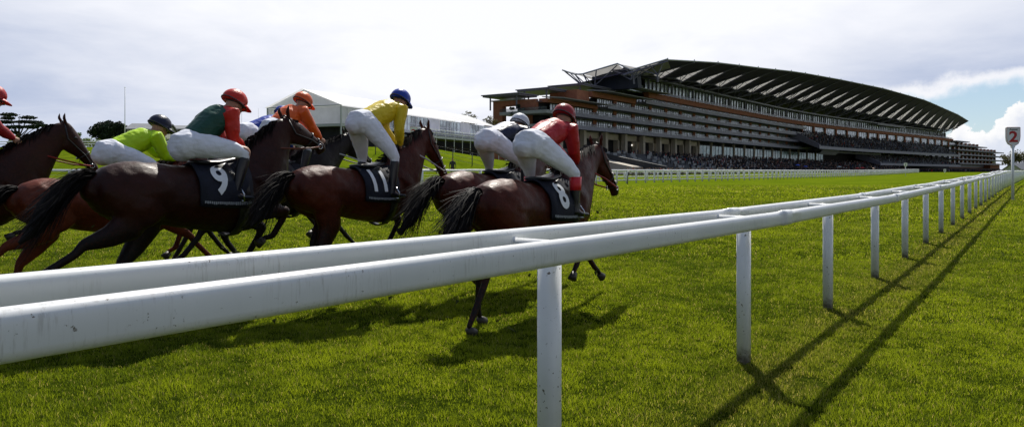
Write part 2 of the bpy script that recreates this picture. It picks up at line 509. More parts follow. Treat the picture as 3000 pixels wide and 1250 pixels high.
# ------------------------------------------------------------------ horses
RZ = math.atan2(U.y, U.x)
def coat(name, rgb, points=True, zblack=0.72, sock=None):
    def fn(b, vec, c):
        s_ = b.n('ShaderNodeSeparateXYZ'); b.l(vec, s_.inputs[0])
        nz = b.m('ADD', s_.outputs[2], b.m('MULTIPLY', b.m('SUBTRACT', b.noise(vec, 4, 3, .5), .5), .2))
        if points: c = b.mix(b.ss(nz, zblack + .12, zblack - .12), c, (.008, .007, .008))
        # dark muzzle
        c = b.mix(b.ss(s_.outputs[0], 1.62, 1.78), c, (.010, .008, .008))
        # sweat darkened neck and flank with their own outline
        c = b.mix(b.m('MULTIPLY', b.ss(b.noise(vec, 1.8, 4, .6), .45, .62), .5), c, tuple(v * .4 for v in rgb))
        return c
    def fn2(b, vec, c):
        c = fn(b, vec, c)
        c = b.mix(b.m('MULTIPLY', b.ss(b.noise(vec, 38, 5, .7), .48, .66), .35), c, tuple(v * 2.2 for v in rgb))
        return b.mix(b.ss(b.noise(vec, 55, 3, .6), .70, .74), c, (.05, .04, .025))      # flecks of kicked up soil
    m = mat(name, rgb, .45, .17, .25, 2.5, fn=fn2, bump=.35, bscale=16)
    t = m.node_tree; b = NB(t); tcn = b.n('ShaderNodeTexCoord')
    b.l(b.ss(b.noise(tcn.outputs['Object'], 5, 5, .7), .3, .7, .34, .62), t.nodes['Principled BSDF'].inputs['Roughness'])
    return m
m_hair = mat('black_horse_hair', (.010, .008, .008), .7, .15, .3, 20)
m_hoof = mat('hoof_horn', (.03, .026, .022), .5, .4, .2, 20)
m_tack = mat('black_leather', (.010, .010, .011), .35, .5, .2, 20)
m_cloth_k = mat('black_cloth', (.010, .012, .022), .7, .25, .2, 12, bump=.3, bscale=25)
m_cloth_w = mat('white_cloth', (.62, .64, .68), .75, .2, .06, 12, bump=.3, bscale=20)
m_num_w = mat('white_print', (.72, .74, .76), .6, .3, .03, 12)
m_prt = mat('grey_print', (.30, .32, .36), .6, .3, .3, 60)
m_num_k = mat('black_print', (.012, .012, .014), .6, .3, .03, 12)
m_eye = mat('dark_eye', (.006, .004, .003), .08, .6, .1, 10)
m_metal = mat('bright_steel', (.55, .56, .58), .25, .5, .05, 10, metal=1.0)
m_sock = mat('white_sock_hair', (.55, .46, .42), .6, .3, .1, 20)

TORSO = [(-.97, 1.19, .10, .12), (-.90, 1.18, .19, .20), (-.78, 1.17, .255, .255), (-.62, 1.155, .285, .285), (-.42, 1.145, .27, .285),
         (-.2, 1.105, .26, .29), (.0, 1.08, .285, .31), (.2, 1.07, .295, .335), (.38, 1.07, .28, .36), (.52, 1.095, .245, .375), (.68, 1.13, .205, .325), (.82, 1.15, .155, .25), (.92, 1.17, .09, .16)]
def torso_at(x):
    a = np.array(TORSO); return [float(np.interp(x, a[:, 0], a[:, i])) for i in (1, 2, 3)]
def V3(*a): return Vector(a)
def strands(mb, path, n, r0, r1, w, jit, rnd, flat=.5):
    path = [Vector(p) for p in path]; m = len(path)
    for _ in range(n):
        a = rnd.random() * 6.283; q = math.sqrt(rnd.random()); ln = .55 + .45 * rnd.random()
        o1 = Vector((0, math.cos(a), math.sin(a) * flat + .0)); L = []
        ph = rnd.random() * 6; dr = Vector((rnd.gauss(0, jit), rnd.gauss(0, jit), rnd.gauss(0, jit)))
        for i in range(m):
            t = i / (m - 1); 
            j = min(t * ln, .999) * (m - 1); k = int(j); fr = j - k
            c = path[k] * (1 - fr) + path[min(k + 1, m - 1)] * fr
            rad = (r0 * (1 - t) + r1 * t) * q
            L.append(c + o1 * rad + dr * t * t + Vector((0, .012, .02)) * math.sin(ph + 5 * t) * t)
        VV = []; s_ = Vector((rnd.gauss(0, .5), 1, rnd.gauss(0, .6))).normalized()
        for i, c in enumerate(L):
            ww = w * (1 - .75 * (i / (m - 1)))
            VV += [c - s_ * ww, c + s_ * ww]
        mb.add(VV, [(2 * i, 2 * i + 1, 2 * i + 3, 2 * i + 2) for i in range(m - 1)])

HIND = {
 'back':  [(-.66, .80), (-.92, .52), (-1.12, .20), (-1.20, .05), (-1.13, .0)],
 'back2': [(-.60, .78), (-.86, .46), (-.97, .17), (-1.00, .05), (-.92, .0)],
 'fly':   [(-.72, .84), (-1.05, .68), (-1.36, .50), (-1.50, .42), (-1.53, .34)],
 'fly2':  [(-.66, .80), (-.98, .58), (-1.22, .32), (-1.34, .22), (-1.35, .14)],
 'under': [(-.36, .80), (-.58, .47), (-.34, .18), (-.24, .07), (-.15, .03)],
 'under2': [(-.42, .78), (-.66, .45), (-.48, .15), (-.40, .05), (-.32, .0)],
 'long':  [(-.52, .72), (-.70, .33), (-.52, .00), (-.44, -.12), (-.34, -.20)],
 'plant': [(-.55, .80), (-.80, .46), (-.83, .16), (-.80, .06), (-.72, .01)],
}
FORE = {
 'reach': [(.60, .92), (.98, .66), (1.28, .36), (1.40, .24), (1.50, .19)],
 'reach8': [(.66, .92), (1.10, .66), (1.46, .34), (1.60, .22), (1.70, .16)],
 'fold':  [(.55, .88), (.84, .72), (.66, .46), (.60, .37), (.55, .29)],
 'high':  [(.58, .92), (.97, .90), (.80, .66), (.68, .62), (.60, .58)],
 'high2': [(.60, .92), (1.02, .80), (.92, .52), (.82, .45), (.75, .38)],
 'down':  [(.52, .86), (.56, .48), (.53, .17), (.58, .06), (.65, .01)],
}
def make_horse(label, O, lift, scale, m_coat, poll, muz, hinds, fores, tail, cloth, number, seed, reins_to, rein_mat, sock=None, girth=True):
    rnd = random.Random(seed)
    z0 = T(O[0], O[1])
    mb = MB()
    mb.loft([(x, 0, z, a, b) for (x, z, a, b) in TORSO], n=20)
    for sgn in (1, -1):      # haunch, stifle, shoulder, chest muscles
        mb.loft([(-.86, sgn * .12, 1.20, .10, .14), (-.72, sgn * .155, 1.13, .125, .21), (-.58, sgn * .165, 1.04, .12, .21), (-.5, sgn * .165, .93, .09, .16)])
        mb.loft([(.62, sgn * .10, 1.36, .06, .10), (.68, sgn * .15, 1.18, .085, .14), (.66, sgn * .16, 1.02, .085, .13), (.58, sgn * .155, .92, .07, .10)])
        mb.loft([(.82, sgn * .08, 1.12, .09, .12), (.80, sgn * .09, .98, .08, .10)])
    px_, pz_ = poll
    # neck: from the chest/withers up to the poll
    neck = []
    for t in (0, .18, .38, .58, .78, .93, 1.0):
        sx, sz = .66, 1.20
        cx = sx + (px_ - .02 - sx) * t; cz = sz + (pz_ - .06 - sz) * t + .05 * math.sin(math.pi * t)
        neck.append((cx, 0, cz, .165 * (1 - t) ** 1.4 + .075 + .0 * t, .30 * (1 - t) ** 1.25 + .125))
    mb.loft(neck, n=16)
    hd = Vector((muz[0] - px_, 0, muz[1] - pz_)); L = hd.length; hn = hd.normalized(); dn = Vector((hn.z, 0, -hn.x))
    if dn.z > 0 and dn.x > 0: dn = -dn
    dn = Vector((-abs(hn.z), 0, -abs(hn.x)))
    if hn.z > 0: dn = Vector((abs(hn.z), 0, -abs(hn.x)))
    P0 = Vector((px_, 0, pz_)); head = []
    for t, off, a, b in ((0, .02, .075, .085), (.12, .045, .09, .115), (.28, .06, .092, .135), (.42, .045, .082, .115), (.6, .025, .062, .085), (.78, .015, .052, .066), (.92, .015, .058, .064), (1.0, .02, .05, .05)):
        c = P0 + hn * (L * t) + dn * off; head.append((c.x, 0, c.z, a, b))
    mb.loft(head, n=14)
    c = P0 + hn * (L * .97) + dn * .075; mb.ball(c, (.035, .035, .03))          # lower lip
    for sgn in (1, -1):
        c = P0 + hn * (L * .30) + dn * .10 + Vector((0, sgn * .035, 0)); mb.ball(c, (.10, .05, .09))   # jowl
        e0 = P0 + Vector((-.01, sgn * .05, .02)); e1 = P0 + Vector((-.045, sgn * .075, .11)); e2 = P0 + Vector((-.03, sgn * .085, .175))
        mb.loft([(*e0, .028, .022), (*e1, .032, .02), (*e2, .008, .008)], n=8, round_ends=False)
        c = P0 + hn * (L * .93) + Vector((0, sgn * .045, 0)); mb.ball(c, (.028, .02, .024))            # nostril flare
    hoofs = []; fet = []
    for legs, sgn, kind in ((hinds[0], -1, 'h'), (hinds[1], 1, 'h'), (fores[0], -1, 'f'), (fores[1], 1, 'f')):
        if kind == 'h':
            J = HIND[legs]; y = sgn * .135
            st, hk, ft, ps, tp = J
            yl = sgn * .10
            mb.loft([(-.62, y, 1.08, .13, .20), ((-.62 + st[0]) / 2, y, .96, .12, .19), (st[0], y, st[1], .10, .145),
                     ((st[0] * .55 + hk[0] * .45), y * .95, st[1] * .55 + hk[1] * .45, .070, .10), (hk[0], yl, hk[1] + .03, .042, .058)])
            mb.loft([(hk[0], yl, hk[1] + .04, .038, .052), (hk[0] * .75 + ft[0] * .25, yl, hk[1] * .75 + ft[1] * .25, .033, .043), (hk[0] * .3 + ft[0] * .7, yl, hk[1] * .3 + ft[1] * .7, .031, .038), (ft[0], yl, ft[1], .035, .038)], n=10)
            mb.loft([(ft[0], yl, ft[1], .033, .036), (ps[0], yl, ps[1] + .03, .028, .03)], n=10)
        else:
            J = FORE[legs]; y = sgn * .145; yl = sgn * .12
            st, hk, ft, ps, tp = J
            mb.loft([(.60, y, 1.10, .09, .14), (st[0], y, st[1], .082, .12), (st[0] * .55 + hk[0] * .45, y * .95, st[1] * .55 + hk[1] * .45, .060, .080), (hk[0], yl, hk[1] + .02, .042, .046)])
            mb.loft([(hk[0], yl, hk[1] + .02, .042, .048), (hk[0] * .75 + ft[0] * .25, yl, hk[1] * .75 + ft[1] * .25, .033, .041), (hk[0] * .3 + ft[0] * .7, yl, hk[1] * .3 + ft[1] * .7, .031, .038), (ft[0], yl, ft[1], .034, .038)], n=10)
            mb.loft([(ft[0], yl, ft[1], .033, .036), (ps[0], yl, ps[1] + .02, .028, .03)], n=10)
        hoofs.append((Vector((ps[0], yl, ps[1])), Vector((tp[0], yl, tp[1])))); fet.append(((ft[0], ft[1]), (hk[0], hk[1]), yl, ps))
    def muscle(co):
        q = np.array([mn.noise(Vector((c[0] * 4.5, c[1] * 6 + seed, c[2] * 4.5))) + .5 * mn.noise(Vector((c[0] * 11, c[1] * 11, c[2] * 9))) for c in co])
        d = co - np.stack([co[:, 0], co[:, 1] * 0, np.full(len(co), 1.1)], 1); d /= np.linalg.norm(d, axis=1)[:, None] + 1e-6
        return co + d * (q * .013 * np.clip((co[:, 2] - .7) * 4, 0, 1))[:, None]
    body = mb.blob('horse', m_coat, voxel=.016, smooth=7, fn=muscle)
    tag(body, label, 'horse', 'racehorses galloping along the course')
    body.location = (O[0], O[1], z0 + lift); body.rotation_euler = (0, 0, RZ); body.scale = (scale,) * 3
    for ps, tp in hoofs:
        mb = MB(); d = (tp - ps).normalized(); 
        up = Vector((-d.z * .55 - .1, 0, .05))
        dirn = d
        q = ps - d * .0
        mb.loft([(*(q - d * .015), .032, .034), (*(q + d * .035), .042, .046), (*(q + d * .075), .050, .055)], n=12, round_ends=False)
        mb.build('hoof', m_hoof, body, True)
    if sock is not None:
        (f1, h1, yl, ps) = fet[sock]
        mb = MB(); mb.loft([(f1[0] * .75 + h1[0] * .25, yl, f1[1] * .75 + h1[1] * .25, .034, .040), (f1[0], yl, f1[1], .041, .045), (ps[0], yl, ps[1] + .03, .036, .038), (ps[0], yl, ps[1], .036, .038)], n=12, round_ends=False)
        mb.build('white_sock', m_sock, body, True)
    # tail
    mb = MB()
    tp = [Vector((a, 0, c)) for a, c in tail]
    mb.loft([(v.x, 0, v.z, w_, w_ * 1.1) for v, w_ in zip(tp, (.045, .065, .078, .078, .055, .015))], n=8)
    strands(mb, tp, 700, .05, .15, .0055, .06, rnd, 1.0)
    mb.build('tail', m_hair, body, True)
    # mane along the crest, blown back
    mb = MB()
    for i in range(330):
        t = rnd.random()
        cx = .52 + (px_ - .50) * t; 
        base = Vector((.66 + (px_ - .68) * t, 0, 1.20 + (pz_ - 1.26) * t + .05 * math.sin(math.pi * t)))
        nd = Vector((px_ - .68, 0, pz_ - 1.26)).normalized(); nu = Vector((-nd.z, 0, nd.x))
        rad = .30 * (1 - t) ** 1.25 + .125
        p0 = base + nu * (rad * .93) + Vector((0, rnd.gauss(0, .012), 0))
        ln = .10 + .10 * rnd.random(); side = -1 if rnd.random() < .75 else 1
        p1 = p0 + nu * (.03 + .03 * rnd.random()) - nd * ln * .35 + Vector((0, side * ln * .25, 0))
        p2 = p1 - nd * ln * .7 + nu * rnd.gauss(-.01, .03) + Vector((0, side * ln * .4, -.02))
        w_ = nd * .012
        mb.add([p0 - w_, p0 + w_, p1 + w_, p1 - w_, p2], [(0, 1, 2, 3), (3, 2, 4)])
    mb.build('mane', m_hair, body, True)
    mb = MB()
    for i in range(40):                                  # forelock
        p0 = P0 + Vector((.02, rnd.gauss(0, .02), .03)); p1 = p0 + hn * .10 + Vector((-.02, rnd.gauss(0, .03), .03)); p2 = p1 + hn * .07 + Vector((-.06, 0, .0))
        mb.add([p0 - V3(.01, .006, 0), p0 + V3(.01, .006, 0), p1, p2], [(0, 1, 2), (0, 2, 3)])
    mb.build('forelock', m_hair, body, True)
    for sgn in (1, -1):
        mb = MB(); c = P0 + hn * (L * .26) + Vector((0, sgn * .083, 0)) + dn * .01; mb.ball(c, (.022, .014, .02), 8); mb.build('eye', m_eye, body, True)
    # bridle
    mb = MB()
    def headring(t, off, a, b, r):
        c = P0 + hn * (L * t) + dn * off
        pts = []
        for k in range(17):
            q = 2 * math.pi * k / 16
            pts.append(c + Vector((0, a * math.cos(q), 0)) + dn * (b * math.sin(q)))
        mb.tube(pts, r, 5)
    headring(.62, .028, .068, .090, .009); headring(.80, .018, .060, .073, .008)
    for sgn in (1, -1):
        c = [P0 + Vector((-.03, sgn * .06, .03)), P0 + hn * (L * .2) + dn * .10 + Vector((0, sgn * .102, 0)), P0 + hn * (L * .62) + dn * .03 + Vector((0, sgn * .07, 0)), P0 + hn * (L * .86) + dn * .03 + Vector((0, sgn * .062, 0))]
        mb.tube(c, .009, 5)
    mb.tube([P0 + V3(-.03, -.06, .03), P0 + V3(-.03, 0, .06), P0 + V3(-.03, .06, .03)], .01, 5)
    br = mb.build('bridle', m_tack, body, True)
    for sgn in (1, -1):
        mb = MB()
        c = P0 + hn * (L * .86) + dn * .035 + Vector((0, sgn * .07, 0))
        mb.tube([c + Vector((.028 * math.cos(q), 0, .028 * math.sin(q))) for q in [2 * math.pi * k / 12 for k in range(13)]], .005, 5)
        mb.build('bit_ring', m_metal, br, True)
    mb = MB()
    for sgn in (1, -1):
        c = P0 + hn * (L * .86) + dn * .035 + Vector((0, sgn * .07, 0))
        e = Vector((reins_to[0], sgn * .05, reins_to[1]))
        mid = (c + e) / 2 + Vector((0, sgn * .09, -.02))
        mb.tube([c, c * .6 + mid * .4 + V3(0, sgn * .02, -.01), mid, mid * .5 + e * .5, e], .010, 6)
    mb.build('reins', rein_mat, body, True)
    # saddle cloth wrapped over the back
    def surf(x, ph, off):
        z, a, bb = torso_at(x); return Vector((x, -(a + off) * math.sin(ph), z + (bb + off) * math.cos(ph)))
    mc = m_cloth_w if cloth == 'white' else m_cloth_k
    NV, NU = 26, 9
    Vv = []
    for lay in (.034, .020):
        for i in range(NU):
            for j in range(NV):
                u_ = i / (NU - 1); ph = R(-104 + 208 * j / (NV - 1))
                x0, x1 = -.08 - .03 * abs(math.sin(ph)), .46 - .0 * abs(math.sin(ph))
                Vv.append(surf(x0 + (x1 - x0) * u_, ph, lay + .006 * math.sin(ph * 7 + i)))
    Ff = []
    for i in range(NU - 1):
        for j in range(NV - 1):
            a = i * NV + j; Ff.append((a, a + 1, a + NV + 1, a + NV)); k = NU * NV; Ff.append((k + a, k + a + NV, k + a + NV + 1, k + a + 1))
    k = NU * NV
    edge = [i * NV for i in range(NU)] + [(NU - 1) * NV + j for j in range(1, NV)] + [i * NV + NV - 1 for i in range(NU - 2, -1, -1)] + [j for j in range(NV - 2, 0, -1)]
    for a, c in zip(edge, edge[1:] + edge[:1]): Ff.append((a, c, k + c, k + a))
    sc_ = mesh_obj('saddle_cloth', Vv, Ff, mc, body, True)
    if number:
        for side in (1, -1):
            cu = bpy.data.curves.new('n', 'FONT'); cu.body = number; cu.size = .37; cu.align_x = 'CENTER'; cu.align_y = 'CENTER'
            cu.offset = .012; cu.resolution_u = 4
            to = bpy.data.objects.new('n', cu); COL.objects.link(to); bpy.context.view_layer.update()
            me = bpy.data.meshes.new_from_object(to.evaluated_get(bpy.context.evaluated_depsgraph_get()))
            bm = bmesh.new(); bm.from_mesh(me)
            bmesh.ops.triangulate(bm, faces=bm.faces[:])
            for _ in range(2):
                lg = [e for e in bm.edges if e.calc_length() > .04]
                if lg: bmesh.ops.subdivide_edges(bm, edges=lg, cuts=1); bmesh.ops.triangulate(bm, faces=bm.faces[:])
            for v in bm.verts:
                tx, ty = v.co.x, v.co.y
                ph = R(60) - ty / .31
                v.co = surf(.10 + tx * .85 * side, side * ph, .050)
            me2 = bpy.data.meshes.new('number'); bm.to_mesh(me2); bm.free()
            me2.materials.append(m_num_k if cloth == 'white' else m_num_w)
            no = bpy.data.objects.new('number', me2); COL.objects.link(no); no.parent = sc_
            bpy.data.objects.remove(to); bpy.data.curves.remove(cu); bpy.data.meshes.remove(me)
        for side in (1, -1):                             # faint line of print along the lower edge
            mb = MB()
            for q in range(24):
                x0 = -.08 + q * .021
                for (pa, pb) in ((94, 97.5 + rnd.uniform(0, 1.2)),):
                    a = surf(x0, side * R(pa), .044); c = surf(x0 + .015, side * R(pa), .044); d = surf(x0 + .015, side * R(pb), .044); e = surf(x0, side * R(pb), .044)
                    mb.add([a, c, d, e], [(0, 1, 2, 3)])
            mb.build('cloth_print', m_num_k if cloth == 'white' else m_prt, sc_)
    # girth, breastplate, saddle
    mb = MB()
    pts = [surf(.36, R(a), .02) for a in range(0, 361, 20)]
    pr = []
    for p_ in pts: pr += [p_ + V3(-.05, 0, 0), p_ + V3(.05, 0, 0)]
    mb.add(pr, [(2 * i, 2 * i + 1, 2 * i + 3, 2 * i + 2) for i in range(len(pts) - 1)])
    go_ = mb.build('girth', m_tack, body, True)
    sdm = go_.modifiers.new('s', 'SOLIDIFY'); sdm.thickness = .012
    mb = MB()
    mb.loft([(-.02, 0, 1.435, .13, .022), (.06, 0, 1.43, .15, .03), (.2, 0, 1.43, .12, .032), (.34, 0, 1.455, .11, .035), (.42, 0, 1.475, .09, .025)], n=12)
    for sgn in (1, -1):
        mb.loft([(.16, sgn * .17, 1.40, .10, .016), (.22, sgn * .26, 1.27, .10, .014), (.26, sgn * .31, 1.14, .07, .012)], side=V3(1, 0, 0), n=10)
    mb.build('saddle', m_tack, body, True)
    return body

# ------------------------------------------------------------------ jockeys
m_skin = mat('skin', (.42, .23, .16), .55, .4, .08, 12)
m_breech = mat('white_breeches_cloth', (.74, .76, .83), .8, .2, .04, 7, bump=.6, bscale=11)
m_boot = mat('black_boot_leather', (.008, .009, .014), .3, .5, .1, 10)
m_goggle = mat('goggle_lens', (.03, .03, .035), .1, .7, .1, 10)
def silk(name, rgb, fn=None): return mat(name, rgb, .42, .45, .08, 5, bump=.7, bscale=9, fn=fn, transl=.22)
def make_jockey(label, O, lift, scale, m_silk, m_cap, hip, knee, foot, sho, head, hand, m_sleeve=None, m_bootm=None, m_cuff=None, stick=False, m_breechm=None, seed=1, m_visor=None, twist=0.0):
    z0 = T(O[0], O[1]); m_sleeve = m_sleeve or m_silk
    H = Vector((hip[0], 0, hip[1])); S = Vector((sho[0], 0, sho[1])); N = Vector((head[0], 0, head[1]))
    N = S + (N - S).normalized() * min((N - S).length, .185)
    elb = {}; hd = {}; shd = {}
    for sg in (1, -1):
        shd[sg] = S + V3(0, sg * .175, 0)
        hd[sg] = Vector((hand[0] + sg * .03, sg * .055, hand[1]))
        mid = (shd[sg] + hd[sg]) / 2; d = hd[sg] - shd[sg]
        reach = .29 + .27; ex = math.sqrt(max(.0, (reach / 2) ** 2 - (d.length / 2) ** 2)) if d.length < reach else 0.02
        perp = Vector((-.75, sg * .45, -.45)); perp -= d.normalized() * perp.dot(d.normalized()); perp.normalize()
        elb[sg] = mid + perp * max(ex, .03)
    tt = S - H; chest = H + tt * .68
    # --- one continuous body
    mb = MB()
    mb.loft([(*(H - tt * .12), .12, .10), (*H, .14, .12), (*(H + tt * .35), .12, .10), (*chest, .145, .105), (*S, .13, .085)], n=14)
    neck_b = S + (N - S) * .25
    mb.loft([(*S, .06, .06), (*(S + (N - S) * .5), .055, .055), (*N, .05, .05)], n=10)
    fw = Vector((.93, 0, -.36)); upv = Vector((.36, 0, .93))     # face looks forward and a little down
    C = N
    mb.loft([(*(C - upv * .10 + fw * .035), .05, .05), (*(C - upv * .05 + fw * .015), .068, .085), (*(C + upv * .02), .077, .098), (*(C + upv * .08 - fw * .01), .07, .09), (*(C + upv * .12 - fw * .012), .04, .05)], side=V3(0, 1, 0), n=14)
    mb.ball(C + fw * .10 - upv * .025, (.022, .014, .022)); mb.ball(C + fw * .115 - upv * .035, (.014, .013, .012))   # nose
    mb.ball(C + fw * .085 - upv * .095, (.024, .026, .020))                                                            # chin
    mb.ball(C + fw * .095 - upv * .065, (.012, .024, .009))                                                            # lips
    for sg in (1, -1):
        mb.ball(C + V3(0, sg * .079, 0) - fw * .005 - upv * .02, (.018, .009, .028))                                   # ears
        K = Vector((knee[0], sg * .30, knee[1])); Fq = Vector((foot[0], sg * .30, foot[1])); Hj = H + V3(0, sg * .09, 0)
        mb.loft([(*Hj, .085, .10), (*(Hj * .5 + K * .5), .07, .078), (*K, .052, .056)], n=12)
        mb.loft([(*K, .05, .055), (*(K * .65 + Fq * .35), .045, .055), (*Fq, .032, .036)], n=12)
        mb.loft([(*Fq, .035, .035), (*(Fq + V3(.06, sg * .02, -.045)), .04, .03), (*(Fq + V3(.17, sg * .035, -.055)), .035, .02)], n=10)
        E = elb[sg]; Ha = hd[sg]
        mb.loft([(*shd[sg], .055, .055), (*(shd[sg] * .5 + E * .5), .045, .048), (*E, .037, .037)], n=10)
        mb.loft([(*E, .037, .037), (*(E * .6 + Ha * .4), .034, .036), (*(E * .08 + Ha * .92), .023, .027)], n=10)
    hroot = mb.blob('person', m_skin, voxel=.0125, smooth=4)
    # hands with fingers closed round the reins, fused onto the wrists at fine grain
    tag(hroot, label, 'person', 'jockeys riding in the race')
    hroot.location = (O[0], O[1], z0 + lift); hroot.rotation_euler = (0, 0, RZ); hroot.scale = (scale,) * 3
    for sg in (1, -1):
        mb = MB(); E = elb[sg]; Ha = hd[sg]; d = (Ha - E).normalized()
        sv = V3(0, sg, 0); dn_ = d.cross(V3(0, 1, 0)); dn_ = dn_ if dn_.z < 0 else -dn_
        mb.loft([(*(Ha - d * .05), .022, .027), (*Ha, .021, .036), (*(Ha + d * .05), .020, .042)], n=10)
        for fi in range(4):
            o_ = Ha + d * .045 + dn_ * (-.030 + .020 * fi); ln = (.036, .040, .038, .031)[fi]
            p1 = o_ + d * ln * .8 + sv * .006; p2 = p1 + d * .006 - sv * .026; p3 = p2 - d * ln * .55 - sv * .010
            mb.loft([(*o_, .010, .010), (*p1, .0095, .0095), (*p2, .0088, .0088), (*p3, .0078, .0078)], side=dn_, n=8)
        o_ = Ha + d * .008 - dn_ * .030; p1 = o_ + d * .030 - dn_ * .014 - sv * .012; p2 = p1 + d * .026 + dn_ * .006 - sv * .012
        mb.loft([(*o_, .012, .012), (*p1, .011, .011), (*p2, .009, .009)], side=sv, n=8)
        mb.blob('hand', m_skin, hroot, voxel=.0055, smooth=2)
    # --- clothes
    ft_ = lambda: None
    def wr(co):      # cloth folds
        q = np.array([mn.noise(Vector(c) * 9 + Vector((seed, 0, 0))) for c in co])
        q2 = np.array([abs(mn.noise(Vector((c[0] * 13, c[1] * 7, c[2] * 26 + seed)))) for c in co]) * -1.6
        ce = co.mean(0); dv = co - ce; dv /= np.linalg.norm(dv, axis=1)[:, None] + 1e-6
        return co + dv * (q * .010 + q2 * .005)[:, None]
    mb = MB()
    mb.loft([(*(H + tt * .12), .165, .14), (*(H + tt * .3), .175, .145), (*chest, .20, .155), (*(S * .9 + chest * .1), .185, .135), (*(S + (N - S) * .25), .095, .085)], n=16, round_ends=False)
    mb.blob('jersey', m_silk, hroot, voxel=.011, smooth=6, fn=wr)
    for sg in (1, -1):
        mb = MB(); E = elb[sg]; Ha = hd[sg]
        mb.loft([(*(shd[sg] - V3(0, sg * .06, 0)), .085, .085), (*(shd[sg] + V3(0, sg * .0, .0)), .098, .098), (*(shd[sg] * .5 + E * .5), .082, .086), (*E, .068, .070), (*(E * .5 + Ha * .5), .058, .062), (*(E * .14 + Ha * .86), .033, .035)], n=12)
        mb.blob('sleeve', m_sleeve, hroot, voxel=.013, smooth=3, fn=wr)
        if m_cuff:
            mb = MB(); mb.loft([(*(E * .24 + Ha * .76), .040, .042), (*(E * .08 + Ha * .92), .034, .036)], n=10, round_ends=False); mb.build('cuff', m_cuff, hroot, True)
    mb = MB()
    mb.loft([(*(H + tt * .28), .14, .11), (*(H + tt * .08), .172, .15), (*(H - tt * .10 + V3(-.03, 0, 0)), .185, .165), (*(H - tt * .22 + V3(-.02, 0, -.02)), .13, .12)], n=16)
    for sg in (1, -1):
        K = Vector((knee[0], sg * .30, knee[1])); Fq = Vector((foot[0], sg * .30, foot[1])); Hj = H + V3(-.02, sg * .085, -.01)
        mb.ball(Hj + V3(-.035, 0, -.02), (.135, .105, .14))
        mb.loft([(*Hj, .115, .145), (*(Hj * .6 + K * .4), .104, .125), (*(Hj * .2 + K * .8), .080, .088), (*(K * .93 + Fq * .07), .060, .064), (*(K * .8 + Fq * .2), .052, .056)], n=14, round_ends=False)
    mb.blob('breeches', m_breechm or m_breech, hroot, voxel=.011, smooth=6, fn=wr)
    for sg in (1, -1):
        K = Vector((knee[0], sg * .30, knee[1])); Fq = Vector((foot[0], sg * .30, foot[1]))
        mb = MB()
        mb.loft([(*(K * .82 + Fq * .18), .057, .063), (*(K * .6 + Fq * .4), .054, .064), (*(K * .15 + Fq * .85), .043, .046), (*Fq, .044, .046)], n=12)
        mb.loft([(*(Fq + V3(-.02, 0, -.02)), .042, .042), (*(Fq + V3(.06, sg * .02, -.05)), .046, .034), (*(Fq + V3(.18, sg * .035, -.058)), .04, .024)], n=10)
        bo = mb.blob('boot', m_boot, hroot, voxel=.013, smooth=3)
        if m_bootm:
            mb = MB(); mb.loft([(*(K * .88 + Fq * .12), .064, .070), (*(K * .66 + Fq * .34), .062, .072), (*(K * .52 + Fq * .48), .058, .068)], n=12, round_ends=False)
            mb.build('boot_top', m_bootm, bo, True)
        mb = MB()        # stirrup iron and leather
        f = Fq + V3(.05, sg * .02, -.085)
        mb.tube([f + V3(0, -.06, 0), f + V3(0, -.06, .07), f + V3(0, 0, .14), f + V3(0, .06, .07), f + V3(0, .06, 0), f + V3(0, -.06, 0)], .008, 6)
        mb.build('stirrup', m_metal, bo, True)
    # skull cap with silk cover, peak and goggles
    mb = MB()
    hc = C + upv * .045 - fw * .01
    Vv = []; n1, n2 = 9, 22
    for i in range(n1):
        th = (i / (n1 - 1)) * R(104)
        for k in range(n2):
            ph = 2 * math.pi * k / n2
            r = .132 * (1.0 if th < R(90) else .99)
            lo = hc + fw * (math.sin(th) * math.cos(ph) * r * 1.10) + V3(0, 1, 0) * (math.sin(th) * math.sin(ph) * r * .93) + upv * (math.cos(th) * r * .95)
            Vv.append(lo)
    Ff = [(i * n2 + k, (i + 1) * n2 + k, (i + 1) * n2 + (k + 1) % n2, i * n2 + (k + 1) % n2) for i in range(n1 - 1) for k in range(n2)]
    Ff.append(tuple((n1 - 1) * n2 + k for k in range(n2)))
    mb.add(Vv, Ff)
    cap_ = mb.build('helmet', m_cap, hroot, True)
    mb = MB()        # pompom-less peak
    pk = []
    for lay in (0, -.008):
        for k in range(9):
            a = R(-62 + 124 * k / 8)
            pk.append(hc + fw * (math.cos(a) * .142) + V3(0, math.sin(a) * .122, 0) - upv * (.012 - lay))
        for k in range(9):
            a = R(-62 + 124 * k / 8)
            pk.append(hc + fw * (math.cos(a) * .142 + .085 * math.cos(a * 1.35)) + V3(0, math.sin(a) * .125, 0) - upv * (.04 - lay))
    Ff = [(k, k + 1, k + 10, k + 9) for k in range(8)] + [(18 + k, 18 + k + 9, 18 + k + 10, 18 + k + 1) for k in range(8)] + [(9 + k, 10 + k, 28 + k, 27 + k) for k in range(8)] + [(k, 18 + k, 19 + k, k + 1) for k in range(8)]
    mb.add(pk, Ff)
    mb.build('peak', m_visor or m_cap, cap_, True)
    mb = MB()
    for k in range(10):
        pass
    mb.tube([C + fw * (.102 * math.cos(q)) + V3(0, .083 * math.sin(q), 0) + upv * .012 for q in [2 * math.pi * k / 20 for k in range(21)]], .010, 6)
    for sg in (1, -1): mb.ball(C + fw * .085 + V3(0, sg * .036, 0) + upv * .008, (.026, .034, .024), 8)
    mb.tube([hc + upv * (-.035 + .03 * -math.cos(q)) + fw * (.148 * math.cos(q)) + V3(0, .126 * math.sin(q), 0) for q in [2 * math.pi * k / 20 for k in range(21)]], .007, 5)
    mb.build('goggles', m_goggle, hroot, True)
